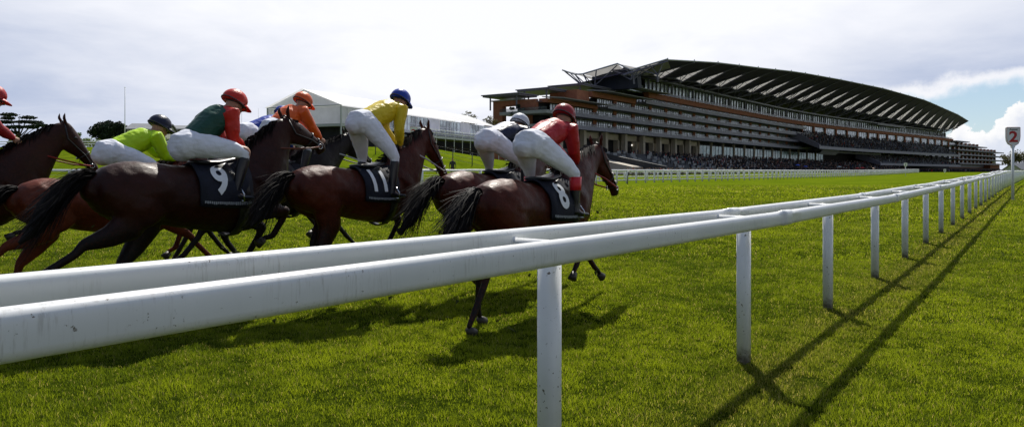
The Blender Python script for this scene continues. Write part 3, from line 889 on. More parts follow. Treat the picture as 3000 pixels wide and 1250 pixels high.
    if stick:
        mb = MB(); a = hd[-1]; mb.tube([a + V3(.05, 0, -.05), a + V3(-.1, -.03, .10), a + V3(-.32, -.06, .25)], [.009, .007, .005], 6); w = mb.build('whip', m_tack, hroot, True)
    return hroot

c_bay = coat('bay_coat', (.060, .011, .005))
c_dark = coat('dark_bay_coat', (.026, .006, .0035), zblack=.85)
c_brown = coat('brown_coat', (.032, .008, .004))
c_black = coat('black_brown_coat', (.012, .007, .006), zblack=.9)
c_red = coat('chestnut_coat', (.11, .022, .009), points=False)
rein_k = m_tack
rein_r = mat('red_rubber_reins', (.25, .02, .015), .6, .3, .1, 10)
rein_w = mat('pale_webbing_reins', (.45, .45, .47), .6, .3, .1, 10)
rein_b = mat('brown_leather_reins', (.13, .035, .018), .5, .4, .1, 10)
s_red = silk('red_silk', (.50, .012, .020)); s_redcap = silk('dark_red_silk', (.36, .012, .02))
s_green = silk('dark_green_silk', (.008, .075, .048)); s_scar = silk('scarlet_silk', (.62, .022, .012))
s_yel = silk('yellow_silk', (.80, .62, .02)); s_blue = silk('royal_blue_silk', (.015, .055, .42))
s_neon = silk('lime_silk', (.55, .85, .01)); s_navy = silk('navy_silk', (.010, .016, .05))
s_or = silk('orange_silk', (.85, .14, .02)); s_wh = silk('white_silk', (.68, .71, .78))
m_redboot = mat('red_boot_top', (.50, .01, .02), .4, .4, .05, 10)
def quarter(b, vec, c):      # white back with navy flanks
    s_ = b.n('ShaderNodeSeparateXYZ'); b.l(vec, s_.inputs[0])
    k = b.ss(b.m('ADD', s_.outputs[1], b.m('MULTIPLY', s_.outputs[0], .0)), -.075, -.095)
    k2 = b.ss(s_.outputs[1], .095, .075); k2 = b.m('SUBTRACT', 1.0, k2)
    return b.mix(b.m('MAXIMUM', k, k2), c, (.010, .016, .055))
s_wn = silk('white_navy_silk', (.68, .71, .78), fn=quarter)
def off(O, ox=0, oy=0): return (O[0] + U.x * ox + NA.x * oy, O[1] + U.y * ox + NA.y * oy)

TA = [(-.93, 1.30), (-1.04, 1.29), (-1.18, 1.18), (-1.30, 1.02), (-1.40, .86), (-1.50, .76)]
TB = [(-.93, 1.30), (-1.02, 1.29), (-1.14, 1.20), (-1.26, 1.06), (-1.36, .90), (-1.46, .78)]
TC = [(-.93, 1.30), (-1.05, 1.31), (-1.22, 1.20), (-1.38, 1.04), (-1.50, .88), (-1.60, .76)]
dflt = dict(hip=(.04, 1.80), knee=(.42, 1.53), foot=(.36, 1.10), sho=(.50, 1.98), head=(.68, 2.10), hand=(.84, 1.58))

O8 = (.24, 7.57)
make_horse('bay racehorse in the lead nearest the rail with number 8 on its black saddle cloth', O8, .0, 1.0, c_bay, (1.34, 1.80), (1.80, 1.25), ('back', 'plant'), ('fold', 'reach8'), TB, 'black', '8', 1, (.84, 1.58), rein_r)
make_jockey('jockey in red silks and red boot tops riding horse number 8', O8, .0, 1.0, s_red, s_redcap, hip=(-.04, 1.81), knee=(.34, 1.50), foot=(.34, 1.10), sho=(.44, 1.99), head=(.60, 2.12), hand=(.80, 1.58), m_bootm=m_redboot, seed=1)

OW = (-.27, 9.18)
make_horse('bay racehorse just behind number 8 partly hidden with dark streaming tail', OW, .08, 1.0, c_bay, (1.34, 1.80), (1.80, 1.30), ('fly2', 'under'), ('high2', 'reach'), TC, 'black', None, 2, (.84, 1.60), rein_b)
make_jockey('jockey in white silks with navy sides and pale cap beside the red silks', OW, .08, 1.0, s_wn, s_wh, hip=(-.02, 1.84), knee=(.34, 1.53), foot=(.32, 1.12), sho=(.46, 1.98), head=(.64, 2.06), hand=(.82, 1.58), seed=2, m_sleeve=s_navy)

OY = (-1.78, 8.15)
make_horse('bay racehorse in mid pack with tall rider in yellow and one white hind sock', OY, .24, .93, c_bay, (1.24, 1.92), (1.62, 1.30), ('long', 'under'), ('high', 'fold'), TB, 'black', '11', 3, (.68, 1.72), rein_w, sock=0)
make_jockey('jockey standing tall in yellow silks with royal blue cap', OY, .195, .936, s_yel, s_blue, hip=(.10, 2.02), knee=(.36, 1.60), foot=(.30, 1.16), sho=(.58, 2.22), head=(.76, 2.33), hand=(.72, 1.72), seed=3)

O9 = (-3.235, 7.26)
make_horse('large dark bay racehorse with number 9 on its black saddle cloth and raised head', O9, .12, 1.035, c_dark, (1.06, 1.90), (1.55, 1.62), ('fly', 'under2'), ('high', 'fold'), TA, 'black', '9', 4, (.62, 1.60), rein_b)
make_jockey('jockey in dark green with scarlet sleeves and cap on horse number 9', O9, .165, .97, s_green, s_scar, hip=(-.06, 1.68), knee=(.40, 1.60), foot=(.28, 1.16), sho=(.30, 2.02), head=(.50, 2.16), hand=(.58, 1.62), m_sleeve=s_scar, m_cuff=s_green, seed=4)

OO = (-3.47, 10.08)
make_horse('black racehorse hidden between number 9 and the yellow rider', OO, .12, 1.05, c_black, (1.40, 1.84), (1.90, 1.40), ('fly2', 'under'), ('reach', 'high2'), TB, 'black', '1', 5, (.90, 1.66), rein_w)
make_jockey('jockey in orange silks and orange cap reaching forward', OO, .26, 1.04, s_or, s_or, hip=(.12, 1.80), knee=(.46, 1.56), foot=(.34, 1.16), sho=(.44, 2.05), head=(.60, 2.19), hand=(.90, 1.66), seed=5)

OB = (-4.25, 11.37)
make_horse('brown racehorse on the far side under the rider in blue', OB, .12, 1.05, c_brown, (1.34, 1.76), (1.80, 1.30), ('back', 'under'), ('reach', 'high'), TB, 'black', None, 6, (.86, 1.62), rein_b)
make_jockey('jockey in royal blue silks and blue cap half hidden behind orange rider', OB, .26, 1.04, s_blue, s_blue, **dflt, seed=6)

ON = (-4.87, 8.53)
make_horse('reddish chestnut racehorse half hidden behind number 9', ON, .0, 1.0, c_red, (1.34, 1.72), (1.80, 1.25), ('fly', 'back2'), ('reach', 'high2'), TA, 'black', None, 7, (.84, 1.56), rein_b)
make_jockey('jockey crouching low in lime yellow silks and navy cap', ON, .05, 1.0, s_neon, s_navy, hip=(.06, 1.70), knee=(.46, 1.52), foot=(.36, 1.12), sho=(.50, 1.90), head=(.70, 2.06), hand=(.92, 1.64), seed=7)

OR = (-6.74, 8.38)
make_horse('dark brown racehorse with pricked ears last in the pack at the left edge', OR, .08, 1.03, c_brown, (1.30, 1.98), (1.68, 1.40), ('back', 'under'), ('high', 'down'), TB, 'black', None, 8, (.80, 1.66), rein_r)
make_jockey('jockey in dark red silks and red cap cut off by the left edge', off(OR, -.05), .24, 1.04, s_redcap, s_red, hip=(-.10, 1.78), knee=(.36, 1.54), foot=(.32, 1.12), sho=(.40, 1.98), head=(.56, 2.10), hand=(.80, 1.60), seed=8)

# turf flecks thrown up by the hooves
mb = MB(); rf = random.Random(21)
for (O, n) in ((O9, 26), (O8, 22), (OY, 14), (ON, 12)):
    for _ in range(n):
        a = rf.uniform(-1.9, 1.2); c = rf.gauss(-.1, .35); P = off(O, a, c); z = T(*P) + abs(rf.gauss(.15, .38)) + .03
        r = rf.uniform(.006, .022); V = [Vector((P[0] + rf.gauss(0, r), P[1] + rf.gauss(0, r), z + rf.gauss(0, r))) for _ in range(5)]
        mb.add(V, [(0, 1, 2), (0, 2, 3), (0, 3, 1), (1, 2, 4), (2, 3, 4), (3, 1, 4)])
tag(mb.build('turf_flecks', mat('torn_turf', (.06, .07, .02), .9, .1, .4, 40)), 'flecks of torn turf flying behind the hooves', 'turf flecks', kind='stuff')

# ------------------------------------------------------------------ far running rail with mesh
def poly_sampler(pts):
    pts = [Vector((p[0], p[1], 0)) for p in pts]
    L = [0]
    for a, b in zip(pts, pts[1:]): L.append(L[-1] + (b - a).length)
    def f(s):
        s = min(max(s, 0), L[-1])
        k = max(i for i in range(len(L)) if L[i] <= s + 1e-9); k = min(k, len(pts) - 2)
        return pts[k] + (pts[k + 1] - pts[k]) * ((s - L[k]) / (L[k + 1] - L[k]))
    return f, L[-1]
def smooth_path(pts, n=3):
    for _ in range(n):
        q = [pts[0]]
        for a, b in zip(pts, pts[1:]):
            q.append((a[0] * .75 + b[0] * .25, a[1] * .75 + b[1] * .25)); q.append((a[0] * .25 + b[0] * .75, a[1] * .25 + b[1] * .75))
        q.append(pts[-1]); pts = q
    return pts
m_farw = mat('far_white_plastic', (.74, .75, .77), .45, .4, .05, 2)
m_mesh = mat('wire', (.30, .33, .30), .6, .3, .1, 4)
def far_rail(name, label, pts, h, step, lows, wire, maxparts, pw=.12, post_name='post'):
    path, L = poly_sampler(smooth_path(pts))
    p0 = path(0); root = empty(name, (p0.x, p0.y, T(p0.x, p0.y))); tag(root, label, 'running rail')
    def lo(o): return local(o, root)
    ss_ = np.arange(0, L, 1.5)
    def zt(p, k=0): return T(p.x, p.y)
    mb = MB(); mb.tube([(*path(s).xy, T(*path(s).xy) + h + .012 * math.sin(s * 1.7)) for s in ss_], .08, 8); lo(mb.build('top_rail', m_farw, root, True), root) if False else local(mb.build('top_rail', m_farw, root, True), root)
    for z in lows:
        mb = MB(); mb.tube([(*path(s).xy, T(*path(s).xy) + z) for s in ss_], .06, 6); local(mb.build('lower_rail', m_farw, root, True), root)
    if wire:
        mb = MB()
        for z in np.linspace(.22, h - .12, 6):
            mb.tube([(*path(s).xy, T(*path(s).xy) + z) for s in ss_], .006, 3, cap=False)
        w = mb.build('wire_mesh', m_mesh, root); local(w, root)
    cnt = 0; proto = None; rest = MB()
    sts = list(np.arange(.4, L, step))
    order = sorted(sts, key=lambda s: path(s).length)
    for s in order:
        p = path(s); x = p.x / p.y * FP + 1500
        if x < -250 or x > 3200: continue
        if cnt < maxparts:
            if proto is None:
                V, F = round_post(h, pw * .75, pw * .6, 0.5, 10); o = mesh_obj(post_name, V, F, m_farw, root, True); proto = o.data
            else:
                o = bpy.data.objects.new(post_name, proto); COL.objects.link(o); o.parent = root
            o.location = (p.x - root.location.x, p.y - root.location.y, T(p.x, p.y) - root.location.z)
            cnt += 1
        else:
            V, F = round_post(h, pw * .75, pw * .6, 0.5, 8); zz_ = T(p.x, p.y)
            rest.add([(v[0] + p.x, v[1] + p.y, v[2] + zz_) for v in V], F)
    if rest.V: o = rest.build('distant_posts', m_farw, root, True); local(o, root); o['kind'] = 'stuff'
    return path, L
far_pts = [(-46, 46), (-28, 45.2), (-16, 44.6), (-9, 44.5), (-3.2, 49), (7.1, 63), (30, 89), (66.7, 139), (112, 205), (150, 262)]
fpath, fL = far_rail('course_rail', 'long white rail with a lower bar along the far side of the turf', far_pts, 1.2, 1.75, [.28], True, 96)
in_pts = [(-60, 53), (-30, 52), (-10, 51.5), (2, 58), (14, 72), (34, 96), (58, 132), (100, 192), (140, 252)]
in_pts2 = [(2, 60), (9, 70.5), (26, 92), (46, 121)]
far_rail('crowd_rail', 'white two bar rail behind the course rail in front of the spectators', [(9, 75), (32, 103), (62, 146), (104, 205), (150, 270)], 1.05, 2.6, [.5], False, 90)

# ------------------------------------------------------------------ grandstand
cp = [(-38, 152), (12.1, 219.9), (20.7, 231.5), (57, 280.5), (95.5, 331.5), (187, 449), (328.4, 583.4), (415.7, 666.7), (560, 804)]
cp = smooth_path(cp, 3)
CP = np.array(cp); seg = np.linalg.norm(np.diff(CP, axis=0), axis=1); CL = np.concatenate([[0], np.cumsum(seg)])
# arc length zero at the corner, photo column 1615
j0 = np.argmin(np.abs((CP[:, 0] / CP[:, 1]) * FP + 1500 - 1615)); CL = CL - CL[j0]
def cur(s, w=0.0):
    x = np.interp(s, CL, CP[:, 0]); y = np.interp(s, CL, CP[:, 1])
    d = Vector((np.interp(s + 2, CL, CP[:, 0]) - np.interp(s - 2, CL, CP[:, 0]), np.interp(s + 2, CL, CP[:, 1]) - np.interp(s - 2, CL, CP[:, 1]), 0)).normalized()
    n = Vector((d.y, -d.x, 0))
    return Vector((x, y, 0)) + n * w
def S_at(xi, w=0.0, lo=-30, hi=800):
    best = None
    g = np.linspace(lo, hi, 1200)
    v = [cur(s, w) for s in g]; xx = np.array([a.x / a.y * FP + 1500 for a in v])
    i = int(np.argmin(np.abs(xx - xi))); return float(g[i])
def zof(yi, s, w=0.0): return HC + (505 - yi) * cur(s, w).y / FP
GS = empty('grandstand', (20.7, 231.5, 1.4))
tag(GS, 'vast curved glass and terracotta racecourse grandstand under a dark leaf shaped roof', 'grandstand')
def gl(o): return local(o, GS)
def cbox(mb, s0, s1, w0, w1, z0, z1, step=9.0):
    n = max(1, int(math.ceil((s1 - s0) / step))); V = []
    for i in range(n + 1):
        s = s0 + (s1 - s0) * i / n
        a = cur(s, w0); b = cur(s, w1)
        za0, za1 = (z0 if not callable(z0) else z0(s)), (z1 if not callable(z1) else z1(s))
        V += [(a.x, a.y, za0), (b.x, b.y, za0), (b.x, b.y, za1), (a.x, a.y, za1)]
    F = [(0, 1, 2, 3), tuple(4 * n + k for k in (3, 2, 1, 0))]
    for i in range(n):
        q = 4 * i
        for k in range(4): F.append((q + k, q + (k + 1) % 4, q + 4 + (k + 1) % 4, q + 4 + k))
    mb.add(V, [f[::-1] for f in F])
def wedge(mb, s0, s1, prof, step=9.0, cap=True):
    """prof: list of (w,z) closed outline, swept along the facade"""
    n = max(1, int(math.ceil((s1 - s0) / step))); m = len(prof); V = []
    for i in range(n + 1):
        s = s0 + (s1 - s0) * i / n
        for (w, z) in prof:
            a = cur(s, w); V.append((a.x, a.y, z))
    F = [(i * m + k, (i + 1) * m + k, (i + 1) * m + (k + 1) % m, i * m + (k + 1) % m) for i in range(n) for k in range(m)]
    F += [tuple(range(m)), tuple(n * m + k for k in reversed(range(m)))]
    mb.add(V, F)
m_terra = mat('terracotta_brick', (.27, .105, .062), .8, .25, .15, .8)
m_conc = mat('pale_grey_concrete', (.27, .28, .29), .75, .3, .12, .5)
m_fasc = mat('grey_fascia_metal', (.165, .165, .215), .5, .4, .15, .7)
m_beige = mat('beige_stone', (.42, .37, .30), .75, .3, .08, .6)
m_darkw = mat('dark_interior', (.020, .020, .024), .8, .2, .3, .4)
m_dkblue = mat('dark_blue_cladding', (.014, .020, .042), .5, .4, .2, .3)
m_steel = mat('grey_painted_steel', (.13, .13, .175), .5, .4, .1, 1)
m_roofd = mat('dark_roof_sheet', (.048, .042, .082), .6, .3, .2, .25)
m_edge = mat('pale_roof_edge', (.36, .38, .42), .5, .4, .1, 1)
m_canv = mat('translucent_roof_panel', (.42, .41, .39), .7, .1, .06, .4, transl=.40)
m_rod = mat('dark_steel', (.035, .037, .042), .5, .4, .1, 1)
def glassm(name, rgb, rough, metal):
    def fn(b, vec, c):
        return b.mix(b.ss(b.noise(vec, .45, 3, .6), .35, .65), tuple(v * .35 for v in rgb), tuple(min(1, v * 1.2) for v in rgb))
    return mat(name, rgb, rough, .5, .0, 1, fn=fn, metal=metal * .55)
m_win = glassm('window_glass', (.46, .51, .56), .18, .75)
m_teal = glassm('teal_window_glass', (.16, .27, .29), .2, .55)
m_bal = glassm('balustrade_glass', (.10, .12, .135), .25, .3)
_t = m_bal.node_tree; _p = _t.nodes['Principled BSDF']; _a = _t.nodes.new('ShaderNodeBsdfTransparent'); _m = _t.nodes.new('ShaderNodeMixShader'); _m.inputs[0].default_value = .62
_t.links.new(_p.outputs[0], _m.inputs[1]); _t.links.new(_a.outputs[0], _m.inputs[2]); _t.links.new(_m.outputs[0], _t.nodes['Material Output'].inputs[0])
m_scr = glassm('screen_glass', (.42, .48, .50), .2, .7)
m_seat = mat('navy_seats', (.018, .024, .05), .6, .3, .3, .6)

sA0 = 0.0; sD1e = S_at(2425); sD2e = S_at(2358); sD3e = S_at(2387); sD4e = S_at(2356)
s_b3 = S_at(1768); s_b4 = S_at(1883); s_t = S_at(1912); s_b2w = S_at(1745)
s_end = 600.0
# core volumes
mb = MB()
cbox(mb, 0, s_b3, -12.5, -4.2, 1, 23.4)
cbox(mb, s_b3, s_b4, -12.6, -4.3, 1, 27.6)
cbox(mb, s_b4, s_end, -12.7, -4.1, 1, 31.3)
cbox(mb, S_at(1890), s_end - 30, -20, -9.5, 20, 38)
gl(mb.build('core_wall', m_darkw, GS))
# balcony slabs
DECK = [(16.6, 0.0, sD1e, 2.5), (20.7, -2, sD2e, 2.0), (24.8, s_b3 + .0, sD3e, 1.5), (28.9, s_b4, sD4e, 1.0)]
WIN_TOP = [20.7, 24.8, 28.9, 31.0]
for k, (z, a, e, w) in enumerate(DECK):
    mb = MB(); cbox(mb, a, e, -4.0, w, z - 1.15, z - .55); cbox(mb, a - .3, e + .3, w, w + .35, z - 1.25, z)
    ob = gl(mb.build('balcony', m_fasc, GS))
    mb = MB(); cbox(mb, a, e, w + .05, w + .15, z + .02, z + .62)
    gl2 = mb.build('balustrade', m_bal, ob); local(gl2, GS)
    mb = MB(); mb.tube([(*cur(s, w + .1).xy, z + .68) for s in np.arange(a, e, 6)], .06, 4); q = mb.build('handrail', m_steel, ob); local(q, GS)
BAY = 14.6
def window_bay(s0, s1, z0, z1, w, glass, n=6, name='window'):
    mb = MB(); cbox(mb, s0, s1, w - .12, w, z0, z1)
    o = gl(mb.build(name, glass, GS))
    mb = MB()
    for i in range(n + 1):
        s = s0 + (s1 - s0) * i / n; cbox(mb, s - .09, s + .09, w + .002, w + .12, z0, z1)
    cbox(mb, s0, s1, w + .004, w + .10, z1 - .2, z1 - .02); 
    fr = mb.build('frame', m_rod, o); local(fr, GS)
    return o
rw = random.Random(5)
piers = MB()
for lv, (z, a, e, w) in enumerate(DECK):
    top = WIN_TOP[lv] - 1.3 if lv < 3 else 30.4
    k = 0
    s = 3.0 if lv < 2 else (math.floor((a - 3) / BAY) * BAY + 3 + BAY * .0)
    while s + BAY < e:
        s0, s1 = max(s + 1.3, a + .5), s + BAY - 1.3
        if s1 > a + 3: window_bay(s0, s1, z - .4, top, -3.0, m_win, 7)
        if s + BAY > a: cbox(piers, s + BAY - 1.2, s + BAY + 1.2, -4.0, -2.6, z - .55, top + .9)
        s += BAY
gl(piers.build('terracotta_piers', m_terra, GS)) ['kind'] = 'stuff'
# soffit shadow boards above the windows
mb = MB()
for lv, (z, a, e, w) in enumerate(DECK):
    top = WIN_TOP[lv] - 1.3 if lv < 3 else 30.4
    cbox(mb, a, e, -3.9, -2.75, top, top + .35 if lv == 3 else WIN_TOP[lv] - 1.16)
gl(mb.build('window_head', m_fasc, GS))
# terracotta band and top wall
mb = MB(); cbox(mb, s_t, s_end + 4, -3.9, -1.6, 30.75, 32.4); cbox(mb, s_t - 1, s_end + 4.4, -3.95, -1.2, 32.4, 32.75)
gl(mb.build('terracotta_band', m_terra, GS))
# glazed top storey behind glass screens
mb = MB(); cbox(mb, S_at(1915), s_end - 10, -4.2, -4.0, 32.6, 38.0); gl(mb.build('top_glazing', m_scr, GS))
mb = MB()
s = S_at(1915)
while s < s_end - 10:
    cbox(mb, s - .16, s + .16, -3.98, -3.6, 32.6, 38.1); s += 3.65
o = gl(mb.build('top_mullions', m_rod, GS)); o['kind'] = 'stuff'
mb = MB(); cbox(mb, s_t, s_end, -1.5, -1.42, 32.8, 34.0); gl(mb.build('glass_parapet', m_bal, GS))
mb = MB(); s = s_t + 2
cols = []
while s < s_end: 
    cols.append(s); s += 22.0
for s in cols:
    a = cur(s, -2.6); mb = MB(); mb.tube([(a.x, a.y, 32.5), (a.x, a.y, 39.5)], [.45, .35], 8)
    gl(mb.build('roof_column', m_steel, GS))
mb = MB(); cbox(mb, s_t - 4, s_end - 20, -7.5, -1.0, 38.2, 38.9); gl(mb.build('top_soffit', m_fasc, GS))
# ---- lower left terracotta blocks at the near end
def endbox(mb, s0, s1, w0, w1, z0, z1): cbox(mb, s0, s1, w0, w1, z0, z1)
mb = MB()
endbox(mb, -1.2, .9, -21.4, -17.6, 1, 24.4); endbox(mb, -1.2, .9, -17.6, -10.6, 22.7, 24.4); endbox(mb, -1.2, 0.0, -10.6, -4.4, 20.8, 24.4)
endbox(mb, -1.1, -.1, -12.5, -3.4, 9.5, 15.2); endbox(mb, -.9, -.15, -11.5, -6.4, 16.7, 19.4)
cbox(mb, 0, s_b3 - 2, -4.2, -1.2, 23.3, 24.5)
cbox(mb, s_b2w, s_b4 - 3, -4.1, -1.4, 27.4, 29.2); cbox(mb, s_b2w - 8, s_b2w, -13.5, -2.6, 23.5, 29.2)
gl(mb.build('terracotta_wall', m_terra, GS))
mb = MB(); cbox(mb, -5.5, 0, -15.5, 2.4, 19.45, 20.4); cbox(mb, -5.0, 0, -13, 2.3, 15.45, 16.3); cbox(mb, -1.5, 10, -22, -10, 24.42, 24.8)
gl(mb.build('end_balcony', m_conc, GS))
mb = MB(); cbox(mb, -5.5, -5.35, -15.4, 2.3, 20.4, 21.4); gl(mb.build('end_balustrade', m_bal, GS))
mb = MB(); cbox(mb, -.3, -.2, -10.4, -4.6, 20.9, 23.0); gl(mb.build('end_window', m_win, GS))
# thin flat canopies on posts
for (x0, yt, s0, s1, w0, w1) in ((1443, 270, -4, 6, -23.5, -9), (1553, 257, 10, 24, -20, -7), (1655, 250, 28, 52, -19, -5)):
    z = zof(yt + 7, (s0 + s1) / 2 - 8, -12)
    mb = MB(); cbox(mb, s0, s1, w0, w1, z, z + .45); cbox(mb, s0 - .4, s1 + .4, w0 - .4, w1 + .4, z + .46, z + .75)
    c = gl(mb.build('flat_canopy', m_steel, GS))
    for (s, w) in ((s0 + 1.5, w0 + 2), (s0 + 1.5, w1 - 2), (s1 - 2, w1 - 2)):
        a = cur(s, w); mb = MB(); mb.tube([(a.x, a.y, z - 4.2), (a.x, a.y, z)], .3, 6); q = mb.build('post', m_steel, c); local(q, GS)
# stepped glass sun louvres
for (s0, s1, z) in ((0.5, s_b3 - 1, 24.9), (s_b2w, s_b4 + 1, 29.5), (s_b4 - 12, s_t + 8, 32.9)):
    n = 6
    mb = MB()
    for i in range(n):
        a = s0 + (s1 - s0) * i / n; b_ = s0 + (s1 - s0) * (i + 1.15) / n
        wedge(mb, a, b_, [(-3.5, z + .15), (4.5, z - .65), (4.6, z - .45), (-3.4, z + .38)])
    gl(mb.build('sun_louvre', m_conc, GS))
mb = MB(); cbox(mb, s_b3 + 8, s_b4 - 2, -10, -9.8, 29.2, 31.6); cbox(mb, s_b4 - 5, S_at(1935), -12, -4.4, 32.6, 35.8); gl(mb.build('rooftop_glazing', m_scr, GS))
# plant box under the roof end
def rp(s, w, z): a = cur(s, w); return Vector((a.x, a.y, z))
# ---- roof
sR0 = 42.0
sR1 = S_at(2837, 12)
Fout = [(1960, 178), (2100, 186), (2160, 193), (2215, 200), (2337, 213), (2467, 236), (2589, 261), (2711, 295), (2807, 337), (2838, 356)]
Vout = [(1900, 216), (1960, 225), (2100, 247), (2253, 276), (2463, 316), (2673, 358), (2769, 379), (2815, 372), (2838, 357)]
def wF(s): 
    t = (s - sR0) / (sR1 - sR0); return 20 + 9 * math.sin(math.pi * min(1, t * 1.05)) - 8 * max(0, t - .5) / .5
def roofF(s, dz=0):
    w = wF(s); a = cur(s, w); x = a.x / a.y * FP + 1500
    y = np.interp(x, [p[0] for p in Fout], [p[1] for p in Fout]); return Vector((a.x, a.y, HC + (505 - y) * a.y / FP + dz))
def roofV(s, dz=0):
    w = 3.5; a = cur(s, w); x = a.x / a.y * FP + 1500
    y = np.interp(x, [p[0] for p in Vout], [p[1] for p in Vout]); return Vector((a.x, a.y, HC + (505 - y) * a.y / FP + dz))
NBAY = 27
bs = [sR0 + (sR1 - sR0) * (i / NBAY) for i in range(NBAY + 1)]
def sheet(mb, quad, th=0):
    mb.add([Vector(p) for p in quad], [(0, 1, 2, 3)])
def slab(mb, quad, th):
    q = [Vector(p) for p in quad]; up = Vector((0, 0, th))
    mb.hexa(q + [p + up for p in q])
for i in range(NBAY):
    a, b_ = bs[i], bs[i + 1]; m_ = a * .58 + b_ * .42
    Va, Vb, Fa, Fb, Vm = roofV(a), roofV(b_), roofF(a), roofF(b_), roofV(m_)
    drop = 1.4
    top = Fa * .12 + Va * .0 + roofF(a) * .0
    Fm = roofF(a) * .80 + roofV(a) * .20; Fm2 = roofF(b_) * .2 + roofF(a) * .6 + roofV(a) * .2
    tip = Va * .18 + Fa * .82
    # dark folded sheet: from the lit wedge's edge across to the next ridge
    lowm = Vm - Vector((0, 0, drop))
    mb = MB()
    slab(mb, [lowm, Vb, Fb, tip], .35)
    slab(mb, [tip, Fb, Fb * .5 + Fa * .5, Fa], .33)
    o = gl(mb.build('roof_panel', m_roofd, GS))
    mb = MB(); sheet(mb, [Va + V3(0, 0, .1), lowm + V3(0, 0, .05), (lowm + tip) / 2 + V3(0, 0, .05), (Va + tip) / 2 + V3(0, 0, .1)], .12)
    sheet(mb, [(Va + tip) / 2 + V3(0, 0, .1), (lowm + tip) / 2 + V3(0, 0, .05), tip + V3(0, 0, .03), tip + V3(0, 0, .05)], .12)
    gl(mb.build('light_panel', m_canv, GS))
    mb = MB()
    mb.tube([Va - V3(0, 0, .4), Fa + V3(0, 0, -.2)], [.42, .25], 6)
    for q in range(1, 5):
        t = q / 5; mb.tube([Va * (1 - t) + tip * t - V3(0, 0, .05), lowm * (1 - t) + tip * t - V3(0, 0, .15)], .10, 4)
    mb.tube([lowm - V3(0, 0, .2), tip - V3(0, 0, .2)], [.3, .18], 5)
    gl(mb.build('roof_beam', m_steel, GS))
    mb = MB(); base = rp(min(a + 3, s_end), -2.8, 38.4); base2 = rp(min(b_ + 3, s_end), -2.8, 38.4)
    mid = Va * .62 + Fa * .38; bot = Va - V3(0, 0, 2.8) + (Fa - Va) * .16
    mb.tube([base, Va - V3(0, 0, .4)], .26, 5); mb.tube([base, mid], .24, 5); mb.tube([base, Vb - V3(0, 0, .4)], .2, 5)
    mb.tube([base, lowm], .2, 5); mb.tube([bot, Va * .8 + Fa * .2], .14, 4); mb.tube([bot, lowm], .16, 4); mb.tube([bot, base2], .16, 4); mb.tube([base, bot], .2, 4); mb.tube([bot, mid], .16, 4)
    mb.tube([Va - V3(0, 0, .6), Vb - V3(0, 0, .6)], .18, 4)
    gl(mb.build('roof_truss', m_steel, GS))
mb = MB(); mb.tube([roofF(s, .3) for s in bs], .22, 6)
for i in range(NBAY): mb.tube([roofF(bs[i], .3), roofF(bs[i], .9)], .2, 5)
gl(mb.build('roof_edge_beam', m_edge, GS))
# roof rear slope behind the valley
mb = MB()
for i in range(NBAY):
    a, b_ = bs[i], bs[i + 1]
    def rear(s): 
        v = roofV(s); c = cur(s, -22); return v + V3(0, 0, .2), Vector((c.x, c.y, v.z - 3.0))
    (v0, r0), (v1, r1) = rear(a), rear(b_)
    slab(mb, [v0, r0, r1, v1], .3)
gl(mb.build('rear_roof', m_roofd, GS))
# folded near end of the roof
prof = [(-22.3, 39.8), (-16.8, 37.7), (-13.5, 37.6), (.9, 40.1), (6.3, 37.4), (20, 39.9)]
def rpt(k, ds=0, dz=0): w, z = prof[k]; return rp(sR0 + ds, w, z + dz)
mb = MB(); mb.tube([rpt(k) for k in range(6)], .28, 6); gl(mb.build('roof_end_edge', m_edge, GS))
mb = MB()
sheet(mb, [rpt(0), rpt(1), rp(sR0 + 26, -12, 36.9), rp(sR0 + 18, -20, 38)], .15)
sheet(mb, [rpt(2), rpt(3) - V3(0, 0, .15), rp(sR0 + 12, -1, 38.2), rp(sR0 + 14, -10, 36.4)], .12)
sheet(mb, [rpt(3), rpt(4), rp(sR0 + 24, 7, 37.9), rp(sR0 + 24, 1, 40.6)], .12)
sheet(mb, [rpt(4) - V3(0, 0, .1), rpt(5) - V3(0, 0, .1), rp(sR0 + 9, 17, 38.2), rp(sR0 + 10, 7, 36.4)], .12)
gl(mb.build('folded_end_panel', m_canv, GS))
mb = MB()
tri = [rp(sR0 + 6, -13, 31.8), rp(sR0 + 6, 6, 31.8), rp(sR0 + 6, 5.4, 37.4), rp(sR0 + 6, .9, 39.6), rp(sR0 + 6, -13, 37.2)]
tri2 = [rp(sR0 + 9, -13, 31.8), rp(sR0 + 9, 6, 31.8), rp(sR0 + 9, 5.4, 37.4), rp(sR0 + 9, .9, 39.6), rp(sR0 + 9, -13, 37.2)]
mb.add(tri + tri2, [(0, 1, 2, 3, 4), (9, 8, 7, 6, 5)] + [(k, k + 5, (k + 1) % 5 + 5, (k + 1) % 5) for k in range(5)])
gl(mb.build('dark_gable_screen', m_dkblue, GS))
mb = MB()
for (w0, z0, w1, z1, r_) in ((-13, 32.5, -22, 39.7, .28), (-13, 32.5, -17, 37.7, .25), (-11, 32.5, -17, 37.7, .2), (-11, 32.5, -13.5, 37.6, .25), (-9, 32.5, -13.5, 37.6, .2), (-9, 32.5, -8, 38.5, .25), (-13, 32.5, -19.5, 38.8, .18),
                               (7, 32.5, 6.3, 37.4, .35), (7, 34.8, 2.5, 39.4, .25), (7, 34.2, 12, 38.4, .25), (7, 34.5, 9, 37.9, .2), (16, 35, 8, 37.7, .22), (16, 35, 18.5, 39.6, .25), (16, 35, 13, 38.6, .2), (16, 32.5, 16, 35, .35), (-9, 33, .5, 39.6, .22)):
    mb.tube([rp(sR0 + 1, w0, z0), rp(sR0 + .5, w1, z1)], r_, 5)
gl(mb.build('end_truss', m_steel, GS))
